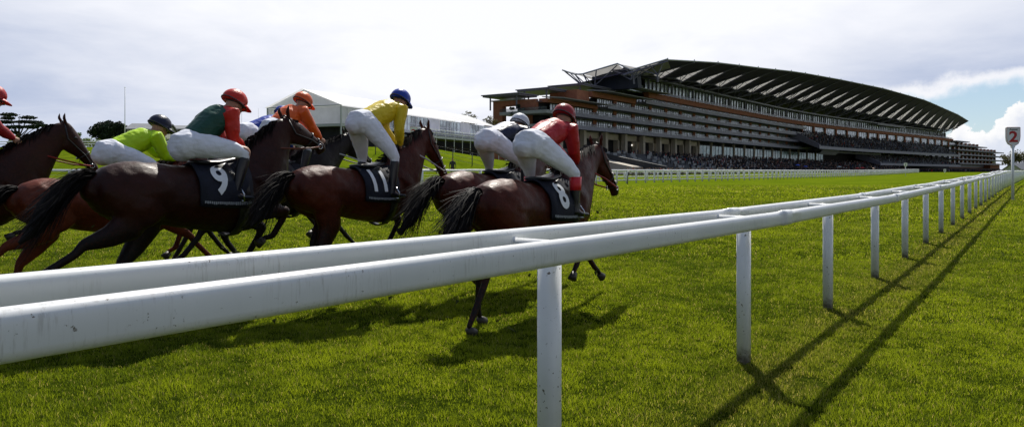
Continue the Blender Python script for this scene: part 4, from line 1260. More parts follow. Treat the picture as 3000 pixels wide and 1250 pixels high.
# ---- ground storey: columns, dark openings, teal windows
sg1 = S_at(2052); 
s = 6.0; k = 0
while s < sD1e - 4:
    mb = MB()
    if s > sg1 - 8: cbox(mb, s - .35, s + .35, -2.4, -1.5, 7.5, 15.4)
    else: cbox(mb, s - .8, s + .8, -1.2, .4, 1.5, 15.4)
    gl(mb.build('ground_column', m_beige, GS)); 
    s0, s1 = s + 1.2, s + BAY - 1.2
    if s > sg1 - 8: window_bay(s0, min(s1, sD1e - 2), 8.6, 13.9, -2.0, m_teal, 3, 'ground_window')
    else:
        mb = MB(); cbox(mb, s0, s1, -4.0, -2.2, 13.2, 15.3); cbox(mb, s0 - .5, s0 + .6, -4, -2.1, 7, 13.2); cbox(mb, s1 - .6, s1 + .5, -4, -2.1, 7, 13.2)
        gl(mb.build('concourse_frame', m_beige, GS))
    s += BAY
mb = MB()
for s in (62, 78, 94):
    cbox(mb, s, s + 5, -3.9, -3.7, 11.6, 12.2)
m_lamp = bpy.data.materials.new('lit_ceiling'); m_lamp.use_nodes = True
e_ = m_lamp.node_tree.nodes['Principled BSDF']; e_.inputs['Emission Color'].default_value = (1, .95, .85, 1); e_.inputs['Emission Strength'].default_value = .9
gl(mb.build('concourse_lamp', m_lamp, GS))
# stepped viewing terrace
m_terr = mat('terrace_concrete', (.10, .105, .115), .8, .2, .3, .5)
def terrace_z(w): return float(np.interp(w, [3, 30], [8.2, 2.0]))
sT0, sT1 = S_at(1800, 14), S_at(2600, 10)
stp = [(2.0, 1.0)]
prof_t = [(31, 1.2)]
for i in range(14):
    w0 = 31 - i * 2; z = 2.0 + i * .46; prof_t += [(w0, z), (w0 - 2, z)]
prof_t += [(2.0, 8.4), (2.0, 1.2)]
mb = MB(); wedge(mb, sT0, sT1, prof_t, 12)
gl(mb.build('viewing_terrace', m_terr, GS))
mb = MB(); wedge(mb, 8, sT0, [(24, 1.0), (23.8, 3.2), (2, 7.6), (2, 1.0)], 12); gl(mb.build('ramp_wall', m_beige, GS))
mb = MB(); wedge(mb, sT0 - .4, sT0 + 1.2, [(31.5, 1.0), (31.5, 3.3), (16, 6.4), (2, 9.4), (2, 1.0)], 12); gl(mb.build('terrace_side_wall', m_rod, GS))
mb = MB(); cbox(mb, 4, sT0, .5, 1.2, 7.7, 8.9); gl(mb.build('concourse_balustrade', m_bal, GS))
# crush barriers on the terrace
mb = MB()
for i in range(120):
    s = sT0 + 2 + rw.random() * 130; w = 5 + 2 * rw.randint(0, 12); z = terrace_z(w)
    cbox(mb, s, s + 2.6, w, w + .08, z + .3, z + 1.15)
o = gl(mb.build('crush_barriers', m_conc, GS)); o['kind'] = 'stuff'
# ---- seating tiers on the far half
def tier(sa, sb, w0, z0, w1, z1, fh, name):
    n = 11; pr = []
    for i in range(n):
        wa = w0 + (w1 - w0) * i / n; wb = w0 + (w1 - w0) * (i + 1) / n; za = z0 + (z1 - z0) * i / n; pr += [(wa, za), (wb, za)]
    pr += [(w1, z1 - 3.2), (w0, z0 - fh)]
    mb = MB(); wedge(mb, sa, sb, pr, 12); o = gl(mb.build(name, m_seat, GS))
    mb = MB(); cbox(mb, sa - .2, sb + .2, w0 + .02, w0 + .5, z0 - fh, z0 + .15); f_ = mb.build('tier_fascia', m_fasc, o); local(f_, GS)
    mb = MB(); wedge(mb, sa - 1.6, sa - .1, [(w0 + .6, z0 - fh), (w0 + .6, z0 + .8), (w1, z1 + 1.0), (w1, z1 - 4.0)], 12); f_ = mb.build('tier_side_wall', m_fasc, o); local(f_, GS)
sU0, sU1 = S_at(2400, 14), S_at(2812, 14)
zu0 = zof(426, sU0, 14)
tier(sU0, sU1, 14, zof(425, sU0, 14) * .5 + zof(456, sU1, 14) * .5, -2.4, 26.6, 1.6, 'upper_seating_tier')
sL0, sL1 = S_at(2580, 16), S_at(2812, 16)
tier(sL0, sL1, 16, (zof(474, sL0, 16) + zof(487, sL1, 16)) / 2, 0, 15.2, 1.4, 'lower_seating_tier')
s = sD4e + 3
while s < s_end - 8:
    window_bay(s + 1.2, s + BAY * 1.35 - 1.2, 26.2, 30.6, -2.6, m_win, 5, 'tall_window')
    mb = MB(); cbox(mb, s - 1.1, s + 1.1, -3.8, -1.9, 25.6, 30.74); gl(mb.build('terracotta_column', m_terra, GS))
    s += BAY * 1.35
s = S_at(2440)
while s < s_end - 8:
    window_bay(s + 1, s + 9, 15.6, 18.2, -2.8, m_win, 5, 'lounge_window'); s += 17
mb = MB(); cbox(mb, S_at(2388), s_end, -4.0, -1.5, 18.3, 19.0); cbox(mb, sD1e, S_at(2560), -4, 5, 14.2, 15.2); gl(mb.build('lounge_slab', m_fasc, GS))
mb = MB(); a0 = S_at(2408, 10); wedge(mb, a0, a0 + 30, [(8, 12.6), (11, 16.0), (11.3, 15.9), (8.3, 12.5)], 30); gl(mb.build('sloping_canopy', m_conc, GS))
# big screen housing near the far end of the top storey
mb = MB(); cbox(mb, S_at(2570), S_at(2650), -6.9, .5, 37.0, 38.1); gl(mb.build('top_canopy', m_fasc, GS))
# far end: stepped balconies running down to the right
for k, (z, xe) in enumerate(((31.2, 2838), (27.4, 2888), (23.2, 2936), (18.8, 2940), (14.6, 2942), (10.4, 2930))):
    e = S_at(xe, 2); a = s_end - 2
    mb = MB(); cbox(mb, a, e, -5, 3 + k * .4, z - .95, z); cbox(mb, a, e - 3, -12, -5.1, z - 4.0, z - .3); 
    gl(mb.build('stepped_balcony', m_fasc, GS))
    s = a + 4
    while s < e - 12:
        mb = MB(); cbox(mb, s + 10, s + 12.5, -5, -3.4, z, z + 3.0); 
        if k > 0: gl(mb.build('end_pier', m_terra, GS)); window_bay(s, s + 9.6, z + .1, z + 2.6, -4.6, m_win, 4, 'end_window')
        s += 14
mb = MB(); cbox(mb, s_end - 10, S_at(2932, 2), -14, -5.2, 1, 10); cbox(mb, S_at(2905, 2), S_at(2932, 2), -5.1, 1, 1, 11); gl(mb.build('end_wall', m_terra, GS))
# dark base wall under the tiers
mb = MB(); cbox(mb, sT1 - 40, S_at(2930, 2), 0, 2, 1, 5.5); gl(mb.build('base_wall', m_darkw, GS))
# paved concourse under and before the stands
Vp = []
sp_ = list(np.arange(-30, 780, 15.0)); wp_ = (-60, -30, -5, 15, 34, 44)
for s in sp_:
    for w in wp_:
        a = cur(s, w); Vp.append((a.x, a.y, T(a.x, a.y) + .30))
m_pave = mat('tarmac_concourse', (.075, .075, .08), .9, .1, .2, .5)
pv_ = mesh_obj('concourse', Vp, [(i * 6 + k, i * 6 + k + 1, (i + 1) * 6 + k + 1, (i + 1) * 6 + k) for i in range(len(sp_) - 1) for k in range(5)], m_pave)
tag(pv_, kind='structure')
# ------------------------------------------------------------------ spectators
def person_mesh(variant):
    mb = MB()
    mb.loft([(0, 0, .92, .15, .10), (0, 0, 1.15, .14, .10), (0, 0, 1.40, .19, .11), (0, 0, 1.47, .07, .06), (0, 0, 1.55, .055, .06)], n=8)
    mb.ball((0, 0, 1.62), (.085, .08, .115), 7)
    for sg in (1, -1):
        mb.loft([(0, sg * .09, .92, .085, .09), (.02, sg * .10, .5, .06, .065), (-.01, sg * .10, .06, .045, .05)], side=V3(0, 1, 0), n=6)
        if variant == 1: mb.loft([(0, sg * .20, 1.40, .05, .05), (.06, sg * .26, 1.15, .04, .045), (.22, sg * .14, 1.2, .035, .035)], n=6)
        elif variant == 2 and sg > 0: mb.loft([(0, sg * .20, 1.40, .05, .05), (.12, sg * .26, 1.55, .04, .045), (.18, sg * .12, 1.75, .035, .035)], n=6)
        else: mb.loft([(0, sg * .20, 1.40, .05, .05), (0, sg * .25, 1.12, .04, .045), (.06, sg * .24, .88, .035, .035)], n=6)
        mb.loft([(-.04, sg * .10, .04, .045, .035), (.12, sg * .11, .03, .04, .03)], n=6)
    o = mb.blob('spectator', m_skin, voxel=.045, smooth=2)
    return o
cols_ = [(.012, .013, .018), (.02, .022, .035), (.05, .05, .055), (.30, .29, .27), (.35, .03, .03), (.02, .04, .12), (.55, .55, .57), (.10, .07, .05), (.014, .014, .016), (.03, .03, .04)]
mcl = [mat('clothes_%s' % n_, c_, .8, .2, .1, 5) for n_, c_ in zip(('black', 'charcoal', 'grey', 'stone', 'red', 'blue', 'white', 'brown', 'ink', 'slate'), cols_)]
m_hairb = mat('brown_hair', (.03, .018, .01), .7, .3, .2, 20)
protos = []
for v in range(3):
    o = person_mesh(v); me0 = o.data; bpy.data.objects.remove(o)
    for ci in range(len(cols_)):
        me = me0.copy(); me.materials.clear()
        for m_ in (m_skin, mcl[ci], mcl[(0, 1, 7)[(ci + v) % 3]], m_hairb): me.materials.append(m_)
        idx = []
        for p_ in me.polygons:
            z = p_.center.z; x = p_.center.x
            idx.append(2 if z < .9 else 1 if z < 1.49 else (3 if (z > 1.66 or x < -.02) else 0))
        me.polygons.foreach_set('material_index', idx); protos.append(me)
def spect(P, z, rz, label, group, sc=1.0, me=None):
    o = bpy.data.objects.new('person', me or protos[rw.randrange(len(protos))]); COL.objects.link(o)
    o.location = (P[0], P[1], z); o.rotation_euler = (0, 0, rz); o.scale = (sc,) * 3
    tag(o, label, 'person', group); return o
colname = ['black', 'dark grey', 'grey', 'stone coloured', 'red', 'blue', 'white', 'brown', 'inky black', 'slate']
def crowd_at(gen, n, where, group):
    for _ in range(n):
        P, z = gen(); k = rw.randrange(len(protos)); c = k % len(cols_)
        o = spect(P, z, -TH + R(180) + R(rw.uniform(-60, 60)) + R(110), 'spectator in a %s top %s' % (colname[c], where), group, rw.uniform(.95, 1.08), protos[k])
def gen_front():
    x = rw.uniform(1790, 2240); s_ = rw.uniform(13.2, 16.0); P = px(x, s_); P.x; return (P.x, P.y), T(P.x, P.y)
def gen_front():
    x = rw.uniform(1835, 2180); t = (x - 1835) / 345; Y = 150 + 38 * t + rw.uniform(-5, 7); X = (x - 1500) / FP * Y; return (X, Y), T(X, Y)
crowd_at(gen_front, 95, 'on the lawn before the near end of the terrace', 'spectators on the lawn by the rail')
def gen_t():
    s = sT0 + 3 + abs(rw.gauss(0, 1)) * 75 + 12; w = 4 + 2 * rw.randint(0, 13); 
    a = cur(s, w); return (a.x, a.y), terrace_z(w) + .1
crowd_at(gen_t, 170, 'among the terrace crowd', 'spectators on the stepped terrace')
# dense far crowd, one mass
def mini(mbs, P, z, h=1.7, ci=None):
    ci = rw.choices(range(len(cols_)), (8, 6, 3, 1.2, .5, 1, .8, 2, 8, 6))[0] if ci is None else ci
    r = .24; x, y = P
    a = rw.random() * 3; V = []
    for (zz_, rr_) in ((0, .13), (.9, .17), (1.35, .25), (1.46, .1)):
        for k in range(4):
            q = a + k * math.pi / 2; V.append((x + rr_ * math.cos(q) * 1.1, y + rr_ * math.sin(q) * .9, z + zz_ * h / 1.7))
    F = [(i * 4 + k, i * 4 + (k + 1) % 4, (i + 1) * 4 + (k + 1) % 4, (i + 1) * 4 + k) for i in range(3) for k in range(4)] + [(12, 13, 14, 15)]
    mbs[ci].add(V, F)
    hv = []
    for (zz_, rr_) in ((1.44, .05), (1.56, .11), (1.68, .10), (1.74, .04)):
        for k in range(4): q = a + k * math.pi / 2; hv.append((x + rr_ * math.cos(q), y + rr_ * math.sin(q), z + zz_ * h / 1.7))
    mbs['skin' if rw.random() < .45 else 'hair'].add(hv, F)
mbs = {i: MB() for i in range(len(cols_))}; mbs['skin'] = MB(); mbs['hair'] = MB()
for _ in range(2300):
    s = rw.uniform(sT0 + 45, sT1 - 2); w = 3.2 + rw.random() * 27; a = cur(s, w)
    if rw.random() < .25 + .9 * min(1, (s - sT0) / 90): mini(mbs, (a.x, a.y), terrace_z(w) + .05, rw.uniform(1.6, 1.85))
for _ in range(900):
    s = rw.uniform(sT0 + 70, s_end + 60); w = rw.uniform(31, 40); a = cur(s, w); mini(mbs, (a.x, a.y), T(a.x, a.y) + .4, rw.uniform(1.6, 1.85))
for lv, (z, a, e, w) in enumerate(DECK):
    s = a + 2
    while s < e - 2:
        ph = (s % BAY) / BAY
        if .12 < ph < .9 and mn.noise(Vector((s * .08, lv * 7, 1))) > -.16:
            q = cur(s, rw.uniform(-1.5, w - .6)); mini(mbs, (q.x, q.y), z - .55, rw.uniform(1.35, 1.85))
        s += rw.uniform(.7, 2.2)
for _ in range(230):
    s = rw.uniform(s_t, s_end); q = cur(s, -2.2 + rw.uniform(-1, .4)); mini(mbs, (q.x, q.y), 32.5)
ub = (zof(425, sU0, 14) + zof(456, sU1, 14)) / 2
for _ in range(2000):
    s = rw.uniform(sU0 + 1, sU1 - 1); t = rw.random()
    if rw.random() < 1.15 - (s - sU0) / (sU1 - sU0) * .9: q = cur(s, 14 - 16.4 * t); mini(mbs, (q.x, q.y), ub + (26.6 - ub) * t, rw.uniform(1.3, 1.75))
lb = (zof(474, sL0, 16) + zof(487, sL1, 16)) / 2
for _ in range(500):
    s = rw.uniform(sL0 + 1, sL1 - 1); t = rw.random(); q = cur(s, 16 - 16 * t); mini(mbs, (q.x, q.y), lb + (15.2 - lb) * t, rw.uniform(1.2, 1.75))
AV = []; AF = []; AI = []; mlist = []
for k, (key, m_) in enumerate(mbs.items()):
    off_ = len(AV); AV += m_.V; AF += [tuple(i + off_ for i in f) for f in m_.F]; AI += [k] * len(m_.F)
    mlist.append(mcl[key] if isinstance(key, int) else (m_skin if key == 'skin' else m_hairb))
cr = mesh_obj('crowd', AV, AF, None, mats=mlist, midx=AI)
tag(cr, 'dense dark crowd filling the grandstand terraces and balconies', 'crowd', kind='stuff')
# man walking on the course before the far rail, man by the left rail
P = px(2553, 12.4); spect(P.xy, T(*P.xy), R(200), 'dark clothed person standing alone on the course side of the far rail', None, 1.25, protos[0])
P = px(1326, 37); spect((P.x, P.y), T(P.x, P.y) + .15, R(-90), 'person in a dark jacket watching from behind the rail near the marquee', None, 1.0, protos[2])
# umbrellas
def umbrella(x, s, z, rgb, cname, label):
    P = px(x, s); V = [(0, 0, .32)]; n = 8
    for rr_, zz_ in ((.35, .25), (.62, .08), (.72, -.06)):
        for k in range(n):
            q = 2 * math.pi * k / n; V.append((rr_ * math.cos(q) * 1.1, rr_ * math.sin(q) * 1.1, zz_))
    F = [(0, 1 + k, 1 + (k + 1) % n) for k in range(n)] + [(1 + i * n + k, 1 + (i + 1) * n + k, 1 + (i + 1) * n + (k + 1) % n, 1 + i * n + (k + 1) % n) for i in range(2) for k in range(n)]
    e = empty('umbrella', (P.x, P.y, z)); tag(e, label, 'umbrella', 'umbrellas held up in the crowd')
    c = mesh_obj('canopy', V, F, mat('umbrella_' + cname, rgb, .6, .3, .05, 3), e); sdm = c.modifiers.new('t', 'SOLIDIFY'); sdm.thickness = .03
    mb = MB(); mb.tube([(0, 0, -.8), (0, 0, .42)], .02, 5); mb.build('shaft', m_rod, e)
    e.scale = (1.25,) * 3
for (x, y, s, c, cn, lb_) in ((2337, 484, 7.4, (.03, .09, .55), 'blue', 'bright blue umbrella above the terrace crowd'), (2360, 488, 7.0, (.04, .07, .38), 'navy', 'smaller dull blue umbrella just right of the bright blue one'),
                               (2459, 489, 6.6, (.45, .48, .50), 'grey', 'pale grey umbrella in front of the dark middle section'), (2511, 493, 6.2, (.55, .03, .02), 'red', 'left one of the two red umbrellas'), (2526, 492, 6.1, (.60, .03, .03), 'scarlet', 'right one of the two red umbrellas'),
                               (2557, 494, 6.4, (.55, .35, .25), 'patch', 'pinkish patchwork umbrella beside the lone dark figure')):
    umbrella(x, s, zpx(y, s), c, cn, lb_)

# ------------------------------------------------------------------ furlong signs
m_signw = mat('sign_white', (.76, .77, .78), .4, .4, .03, 2)
m_signr = mat('sign_red', (.48, .015, .02), .5, .4, .05, 3)
m_signk = mat('sign_dark_letters', (.03, .035, .05), .5, .4, .05, 3)
def text_mesh(txt, size, m_, parent, name, loc, off_=0.0, xs=1.0, ext=.002):
    cu = bpy.data.curves.new('t', 'FONT'); cu.body = txt; cu.size = size; cu.align_x = 'CENTER'; cu.align_y = 'CENTER'; cu.offset = off_; cu.extrude = ext
    to = bpy.data.objects.new('t', cu); COL.objects.link(to); bpy.context.view_layer.update()
    me = bpy.data.meshes.new_from_object(to.evaluated_get(bpy.context.evaluated_depsgraph_get())); bpy.data.objects.remove(to)
    for v in me.vertices: v.co = Vector((v.co.x * xs, -v.co.z, v.co.y))
    me.materials.clear(); me.materials.append(m_); me.name = name
    o = bpy.data.objects.new(name, me); COL.objects.link(o); o.parent = parent; o.location = loc; return o
def furlong(x, yb, yt, s, txt, word, label, wd=.60, hd=.90):
    P = px(x, s); zg = T(P.x, P.y); H = zpx(yt, s) - zg
    e = empty('distance_marker', (P.x, P.y, zg), R(-4)); tag(e, label, 'distance sign', 'white furlong markers')
    mb = MB(); mb.tube([(0, 0, -.1), (0, 0, H - hd * .9)], .058, 12); mb.build('pole', m_white, e, True)
    w = wd / 2; z0 = H - hd
    out = [(-.07, z0 - .02), (-.07, z0 + .06), (-w * .72, z0 + .16), (-w * .93, z0 + .30), (-w * 1.0, z0 + .48), (-w * .99, H - .02), (-w * .95, H), (w * .95, H), (w * .99, H - .02), (w, z0 + .48), (w * .93, z0 + .30), (w * .72, z0 + .16), (.07, z0 + .06), (.07, z0 - .02)]
    n = len(out); V = [(a, -.05, c) for a, c in out] + [(a, .05, c) for a, c in out]
    mesh_obj('sign_board', V, [tuple(range(n)), tuple(range(2 * n - 1, n - 1, -1))] + [(k, n + k, n + (k + 1) % n, (k + 1) % n) for k in range(n)], m_signw, e)
    mb = MB()
    b_ = [(a * .94, c) for a, c in out[2:12]]
    for q in (0,):
        ring = [(a * .985, -.053, c) for a, c in out[1:13]]
        mb.tube(ring, .008, 4)
    mb.build('sign_edge', m_signr, e) if txt == '2' else None
    text_mesh(txt, hd * .74, m_signr if txt == '2' else m_signk, e, 'sign_number', (0, -.054, H - hd * .50), .018, 1.15)
    if word: text_mesh(word, hd * .125, m_signk, e, 'sign_lettering', (0, -.054, H - hd * .115), .003, 1.3)
furlong(2967, 590, 373, 65, '2', 'Ascot', 'tall white paddle sign with a red figure 2 beside the near rail')
furlong(2653, 517, 477, 14.5, '1', None, 'small distant white sign with a dark figure 1 beyond the far rail', .66, .80)
furlong(2768, 517, 495, 9, '1', None, 'smallest white marker sign near the far end of the stands', .8, 1.1)
furlong(1212, 500, 372, 27, '2', None, 'white marker sign behind the yellow rider near the marquee balcony', .80, 1.25)
# black hoops before the far rail
m_black = mat('black_rubber', (.01, .01, .011), .5, .4, .1, 10)
for (x, lb_) in ((1836, 'thin black bent pole at the far rail right of the leading horse'), (1733, 'thin black bent pole at the far rail behind the leading horse head')):
    s_ = 33.5; P = px(x, s_); z = T(P.x, P.y); e = MB()
    e.tube([(P.x - .02, P.y - .6, z - .05), (P.x, P.y - .6, z + .7), (P.x + .06, P.y - .5, z + 1.02), (P.x + .22, P.y - .3, z + 1.12), (P.x + .34, P.y - .1, z + 1.1)], .035, 8)
    tag(e.build('bent_pole', m_black, None, True), lb_, 'bent pole', 'black bent poles at the far rail')

# ------------------------------------------------------------------ marquee on scaffold
PM = R(23); um = Vector((math.sin(PM), math.cos(PM), 0)); pm_ = Vector((-math.cos(PM), math.sin(PM), 0))
C0 = Vector((-26.3, 109.6, 0)); WM, LM = 14.4, 58.0; ZF, ZE, ZP = 9.1, 11.9, 14.6
MQ = empty('marquee', (C0.x, C0.y, 4)); tag(MQ, 'long white pitched marquee raised on a scaffold deck behind the riders', 'marquee')
def M(a, c, z): v = C0 + um * a + pm_ * c; return Vector((v.x, v.y, z))
def mbox(mb, a0, a1, c0, c1, z0, z1): mb.hexa([M(a0, c1, z0), M(a0, c0, z0), M(a1, c0, z0), M(a1, c1, z0), M(a0, c1, z1), M(a0, c0, z1), M(a1, c0, z1), M(a1, c1, z1)])
def ml(o): return local(o, MQ)
m_pvc = mat('white_pvc_roof', (.80, .80, .82), .5, .3, .03, .5, transl=.45)
m_pvcw = mat('grey_white_pvc_wall', (.80, .79, .86), .6, .3, .05, .8, transl=.4)
m_fr = mat('aluminium_frame', (.42, .44, .47), .4, .5, .06, 2)
mb = MB()
for c0, c1, z0, z1 in ((-.3, WM / 2, ZE - .1, ZP), (WM / 2, WM + .3, ZP, ZE - .1)):
    mb.add([M(-.4, c0, z0 + .1), M(-.4, c1, z1 + .1), M(LM, c1, z1 + .1), M(LM, c0, z0 + .1)], [(0, 1, 2, 3)])
ml(mb.build('roof', m_pvc, MQ))
mb = MB(); tri = [M(0, 0, ZE), M(0, WM, ZE), M(0, WM / 2, ZP)]; tri2 = [M(.15, 0, ZE), M(.15, WM, ZE), M(.15, WM / 2, ZP)]
mb.add(tri, [(0, 1, 2)]); ml(mb.build('gable_panel', m_pvcw, MQ))
for c0, c1 in ((.15, 6.6), (6.9, WM)): mb = MB(); sheet(mb, [M(.05, c0, ZF - .3), M(.05, c1, ZF - .3), M(.05, c1, ZE - .12), M(.05, c0, ZE - .12)]); ml(mb.build('end_wall', m_pvcw, MQ))
mb = MB()
for c in (0, 6.75, WM): mbox(mb, -.18, .0, c - .1, c + .1, ZF - 4.5, ZE)
mbox(mb, -.2, -.01, 0, WM, ZE - .1, ZE + .06)
ml(mb.build('end_frame', m_fr, MQ))
nb = 13; bl = LM / nb
for i in range(nb):
    a = i * bl
    kind = 'wall' if i in (2, 7, 10) else 'win'
    if i in (2, 6, 9, 12):
        mb = MB(); mbox(mb, a + .1, a + bl - .1, .02, .12, ZF, ZE - .1); ml(mb.build('side_wall', m_pvcw, MQ))
    else:
        mb = MB(); mbox(mb, a + .1, a + bl - .1, .05, .10, ZF, ZE - .15); w = ml(mb.build('window', m_win if i > 1 else m_pvcw, MQ))
        mb = MB()
        for q in range(4): mbox(mb, a + .1 + (bl - .2) * q / 3 - .05, a + .1 + (bl - .2) * q / 3 + .05, -.03, .045, ZF, ZE - .15)
        for z in (ZF, ZF + 1.1, ZE - .25): mbox(mb, a + .1, a + bl - .1, -.028, .043, z, z + .1)
        f_ = mb.build('frame', m_pvcw, w); local(f_, MQ)
mb = MB(); mbox(mb, 0, LM, -.05, WM, ZF - .45, ZF - .02); mbox(mb, 14, LM + 10, -5.2, -.06, 7.6, 8.0); ml(mb.build('deck', m_fr, MQ))
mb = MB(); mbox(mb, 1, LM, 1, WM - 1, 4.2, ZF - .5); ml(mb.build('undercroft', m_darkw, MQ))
mb = MB()
for z in (8.55, 9.1): mb.tube([M(14, -5.2, z), M(LM + 10, -5.2, z)], .05, 5)
ml(mb.build('balcony_rail', m_white, MQ))
mb = MB(); mbox(mb, 14, LM + 10, -5.16, -5.12, 8.05, 8.9); ml(mb.build('balcony_glass', m_bal, MQ))
for i in range(17):
    a = 14 + i * 3.4; mb = MB(); q = M(a, -5.1, 0); mb.tube([(q.x, q.y, 2.5), (q.x, q.y, 9.15)], .075, 6); ml(mb.build('scaffold_leg', m_white, MQ))
for i in range(5):
    mb = MB(); q = M(1 + i * 3.2, .3, 0); mb.tube([(q.x, q.y, 3), (q.x, q.y, ZF)], .09, 6); ml(mb.build('scaffold_leg', m_fr, MQ))
# picnic tables below the balcony
m_wood = mat('dark_timber', (.06, .045, .035), .8, .2, .2, 3)
def picnic(P, rz, label):
    z = T(P.x, P.y); e = empty('picnic_table', (P.x, P.y, z), rz); tag(e, label, 'picnic table', 'picnic tables on the lawn')
    mb = MB(); mb.box(-.9, .9, -.38, .38, .72, .77); mb.build('table_top', m_wood, e)
    for sg in (1, -1):
        mb = MB(); mb.box(-.9, .9, sg * .75 - .14, sg * .75 + .14, .43, .47); mb.build('bench_seat', m_wood, e)
    for x in (-.6, .6):
        mb = MB(); mb.tube([(x, -.7, 0), (x, -.25, .74)], .04, 4); mb.tube([(x, .7, 0), (x, .25, .74)], .04, 4); mb.tube([(x, -.72, .4), (x, .72, .4)], .04, 4); mb.build('trestle', m_wood, e)
for x, w_ in ((1265, 'first'), (1320, 'second'), (1362, 'third'), (1392, 'fourth')): picnic(px(x, 21), .4, 'dark picnic table on the bank below the marquee, %s from the left' % w_)
for x, s_, w_ in ((1845, 15.2, 'nearest the ramp wall'), (1880, 14.8, 'second along from the ramp wall'), (1915, 14.2, 'farthest from the ramp wall')): picnic(px(x, s_), 1.0, 'pale topped picnic table on the lawn %s' % w_)

# ------------------------------------------------------------------ trees and planting
def leafmat(name, rgb, tl=.3):
    def fn(b, vec, c): return b.mix(b.ss(b.noise(vec, .8, 3, .6), .35, .65), tuple(v * .6 for v in rgb), tuple(v * 1.35 for v in rgb))
    return mat(name, rgb, .7, .2, .0, 1, fn=fn, transl=tl)
m_leafd = leafmat('dark_conifer_needles', (.022, .036, .020), .1)
m_leafm = leafmat('mid_green_leaves', (.07, .12, .015))
m_leafy = leafmat('spring_green_leaves', (.16, .22, .03))
m_leafb = leafmat('brownish_young_leaves', (.13, .12, .04))
m_bark = mat('bark', (.05, .038, .03), .9, .2, .2, 3)
m_blos = mat('cream_blossom', (.70, .62, .55), .8, .2, .1, 3)
def leafcloud(mb, lobes, n, sz, rnd):
    tot = sum(r[3] * r[4] * r[5] for r in lobes)
    for (x, y, z, a, b_, c) in lobes:
        m_ = int(n * (a * b_ * c) / tot) + 8
        for _ in range(m_):
            v = Vector((rnd.gauss(0, 1), rnd.gauss(0, 1), rnd.gauss(0, 1))).normalized() * (rnd.random() ** .45)
            k = 1 + .35 * mn.noise(Vector((v.x * 2 + x, v.y * 2 + y, v.z * 2 + z)))
            p = Vector((x + v.x * a * k, y + v.y * b_ * k, z + v.z * c * k))
            if mn.noise(p * (1.6 / max(sz * 4, .4))) < -.28: continue
            q = Vector((rnd.gauss(0, 1), rnd.gauss(0, 1), rnd.gauss(0, 1))).normalized(); t = q.orthogonal().normalized(); u_ = q.cross(t)
            s = sz * rnd.uniform(.6, 1.3)
            mb.add([p - t * s, p + u_ * s * .6, p + t * s, p - u_ * s * .6], [(0, 1, 2, 3)])
def tree(P, H, crown, n, sz, m_, label, seed, trunk_r=.35, group=None, name='tree', limbs=7, base=None):
    rnd = random.Random(seed); z = T(P.x, P.y) if base is None else base
    e = empty(name, (P.x, P.y, z)); tag(e, label, 'tree', group)
    mb = MB(); top = max(c[2] for c in crown)
    mb.tube([(0, 0, -.3), (.1, 0, top * .35), (.0, .1, top * .7), (.1, 0, top * .95)], [trunk_r, trunk_r * .75, trunk_r * .5, trunk_r * .15], 8)
    for c in crown[:limbs * 2]:
        h0 = min(c[2] * .6, top * .5); mb.tube([(0, 0, h0), (c[0] * .5, c[1] * .5, (h0 + c[2]) * .5), (c[0] * .95, c[1] * .95, c[2])], [trunk_r * .45, trunk_r * .25, trunk_r * .08], 5)
    mb.build('trunk', m_bark, e, True)
    if n:
        mb = MB(); leafcloud(mb, crown, n, sz, rnd); mb.build('crown', m_, e)
    return e
# round dark tree right of the horse's ears
P = px(312, 11.5); zb = T(P.x, P.y)
rn = random.Random(2)
cr_ = [(rn.uniform(-3.0, 3.0), rn.uniform(-2.5, 2.5), zpx(398, 11.5) - zb + rn.uniform(0, 2.8), 1.7, 1.5, 1.5) for _ in range(15)] + [(rn.uniform(-1.8, 1.8), rn.uniform(-2, 2), zpx(370, 11.5) - zb + rn.uniform(-.3, .3), 1.6, 1.4, .8) for _ in range(7)]
tree(P, 14, cr_, 15000, .28, m_leafd, 'round dark evergreen tree standing alone behind the flowering bushes', 3, .35, limbs=9)
# spreading cedar
P = px(55, 11); zb = T(P.x, P.y); cr_ = []
for (x, y, rx) in ((10, 345, 2.2), (35, 337, 2.6), (70, 343, 2.4), (20, 358, 3.4), (60, 356, 3.6), (95, 358, 2.6), (5, 374, 3.2), (45, 372, 3.4), (85, 372, 3.2), (115, 366, 2.0), (30, 388, 3.0), (-30, 362, 4), (-60, 350, 4)):
    cr_.append(((x - 55) / 11, rn.uniform(-2, 2), zpx(y, 11) - zb, rx * .8, 2.0, .42))
tree(P, 14, cr_, 11000, .26, m_leafd, 'wide flat layered cedar tree at the left edge', 4, .45, name='cedar_tree', limbs=9)
P = px(205, 16); zb = T(P.x, P.y); tree(P, 6, [(0, 0, zpx(385, 16) - zb, .9, .9, .5), (.9, 0, zpx(395, 16) - zb, 1.1, 1, .5), (-.9, .2, zpx(397, 16) - zb, .9, 1, .6), (.2, 0, zpx(402, 16) - zb, 1.6, 1, .7)], 1500, .2, m_leafm, 'small bright leafed tree between cedar and round tree', 5, .15)
for x, y, w_, sd_ in ((1372, 331, 'left', 6), (1437, 344, 'right', 7)):
    P = px(x, 10); zb = T(P.x, P.y); tree(P, 8, [(0, 0, zpx(y, 10) - zb, 1.0, 1, .5), (-1.0, 0, zpx(y + 9, 10) - zb, 1.4, 1, .8), (1.1, 0, zpx(y + 12, 10) - zb, 1.6, 1, .8), (0, 0, zpx(y + 28, 10) - zb, 2.4, 2, 1.8)], 1500, .22, m_leafb, 'thin tree top peeping over the marquee roof, %s one of two' % w_, sd_, .2, 'tree tops over the marquee')
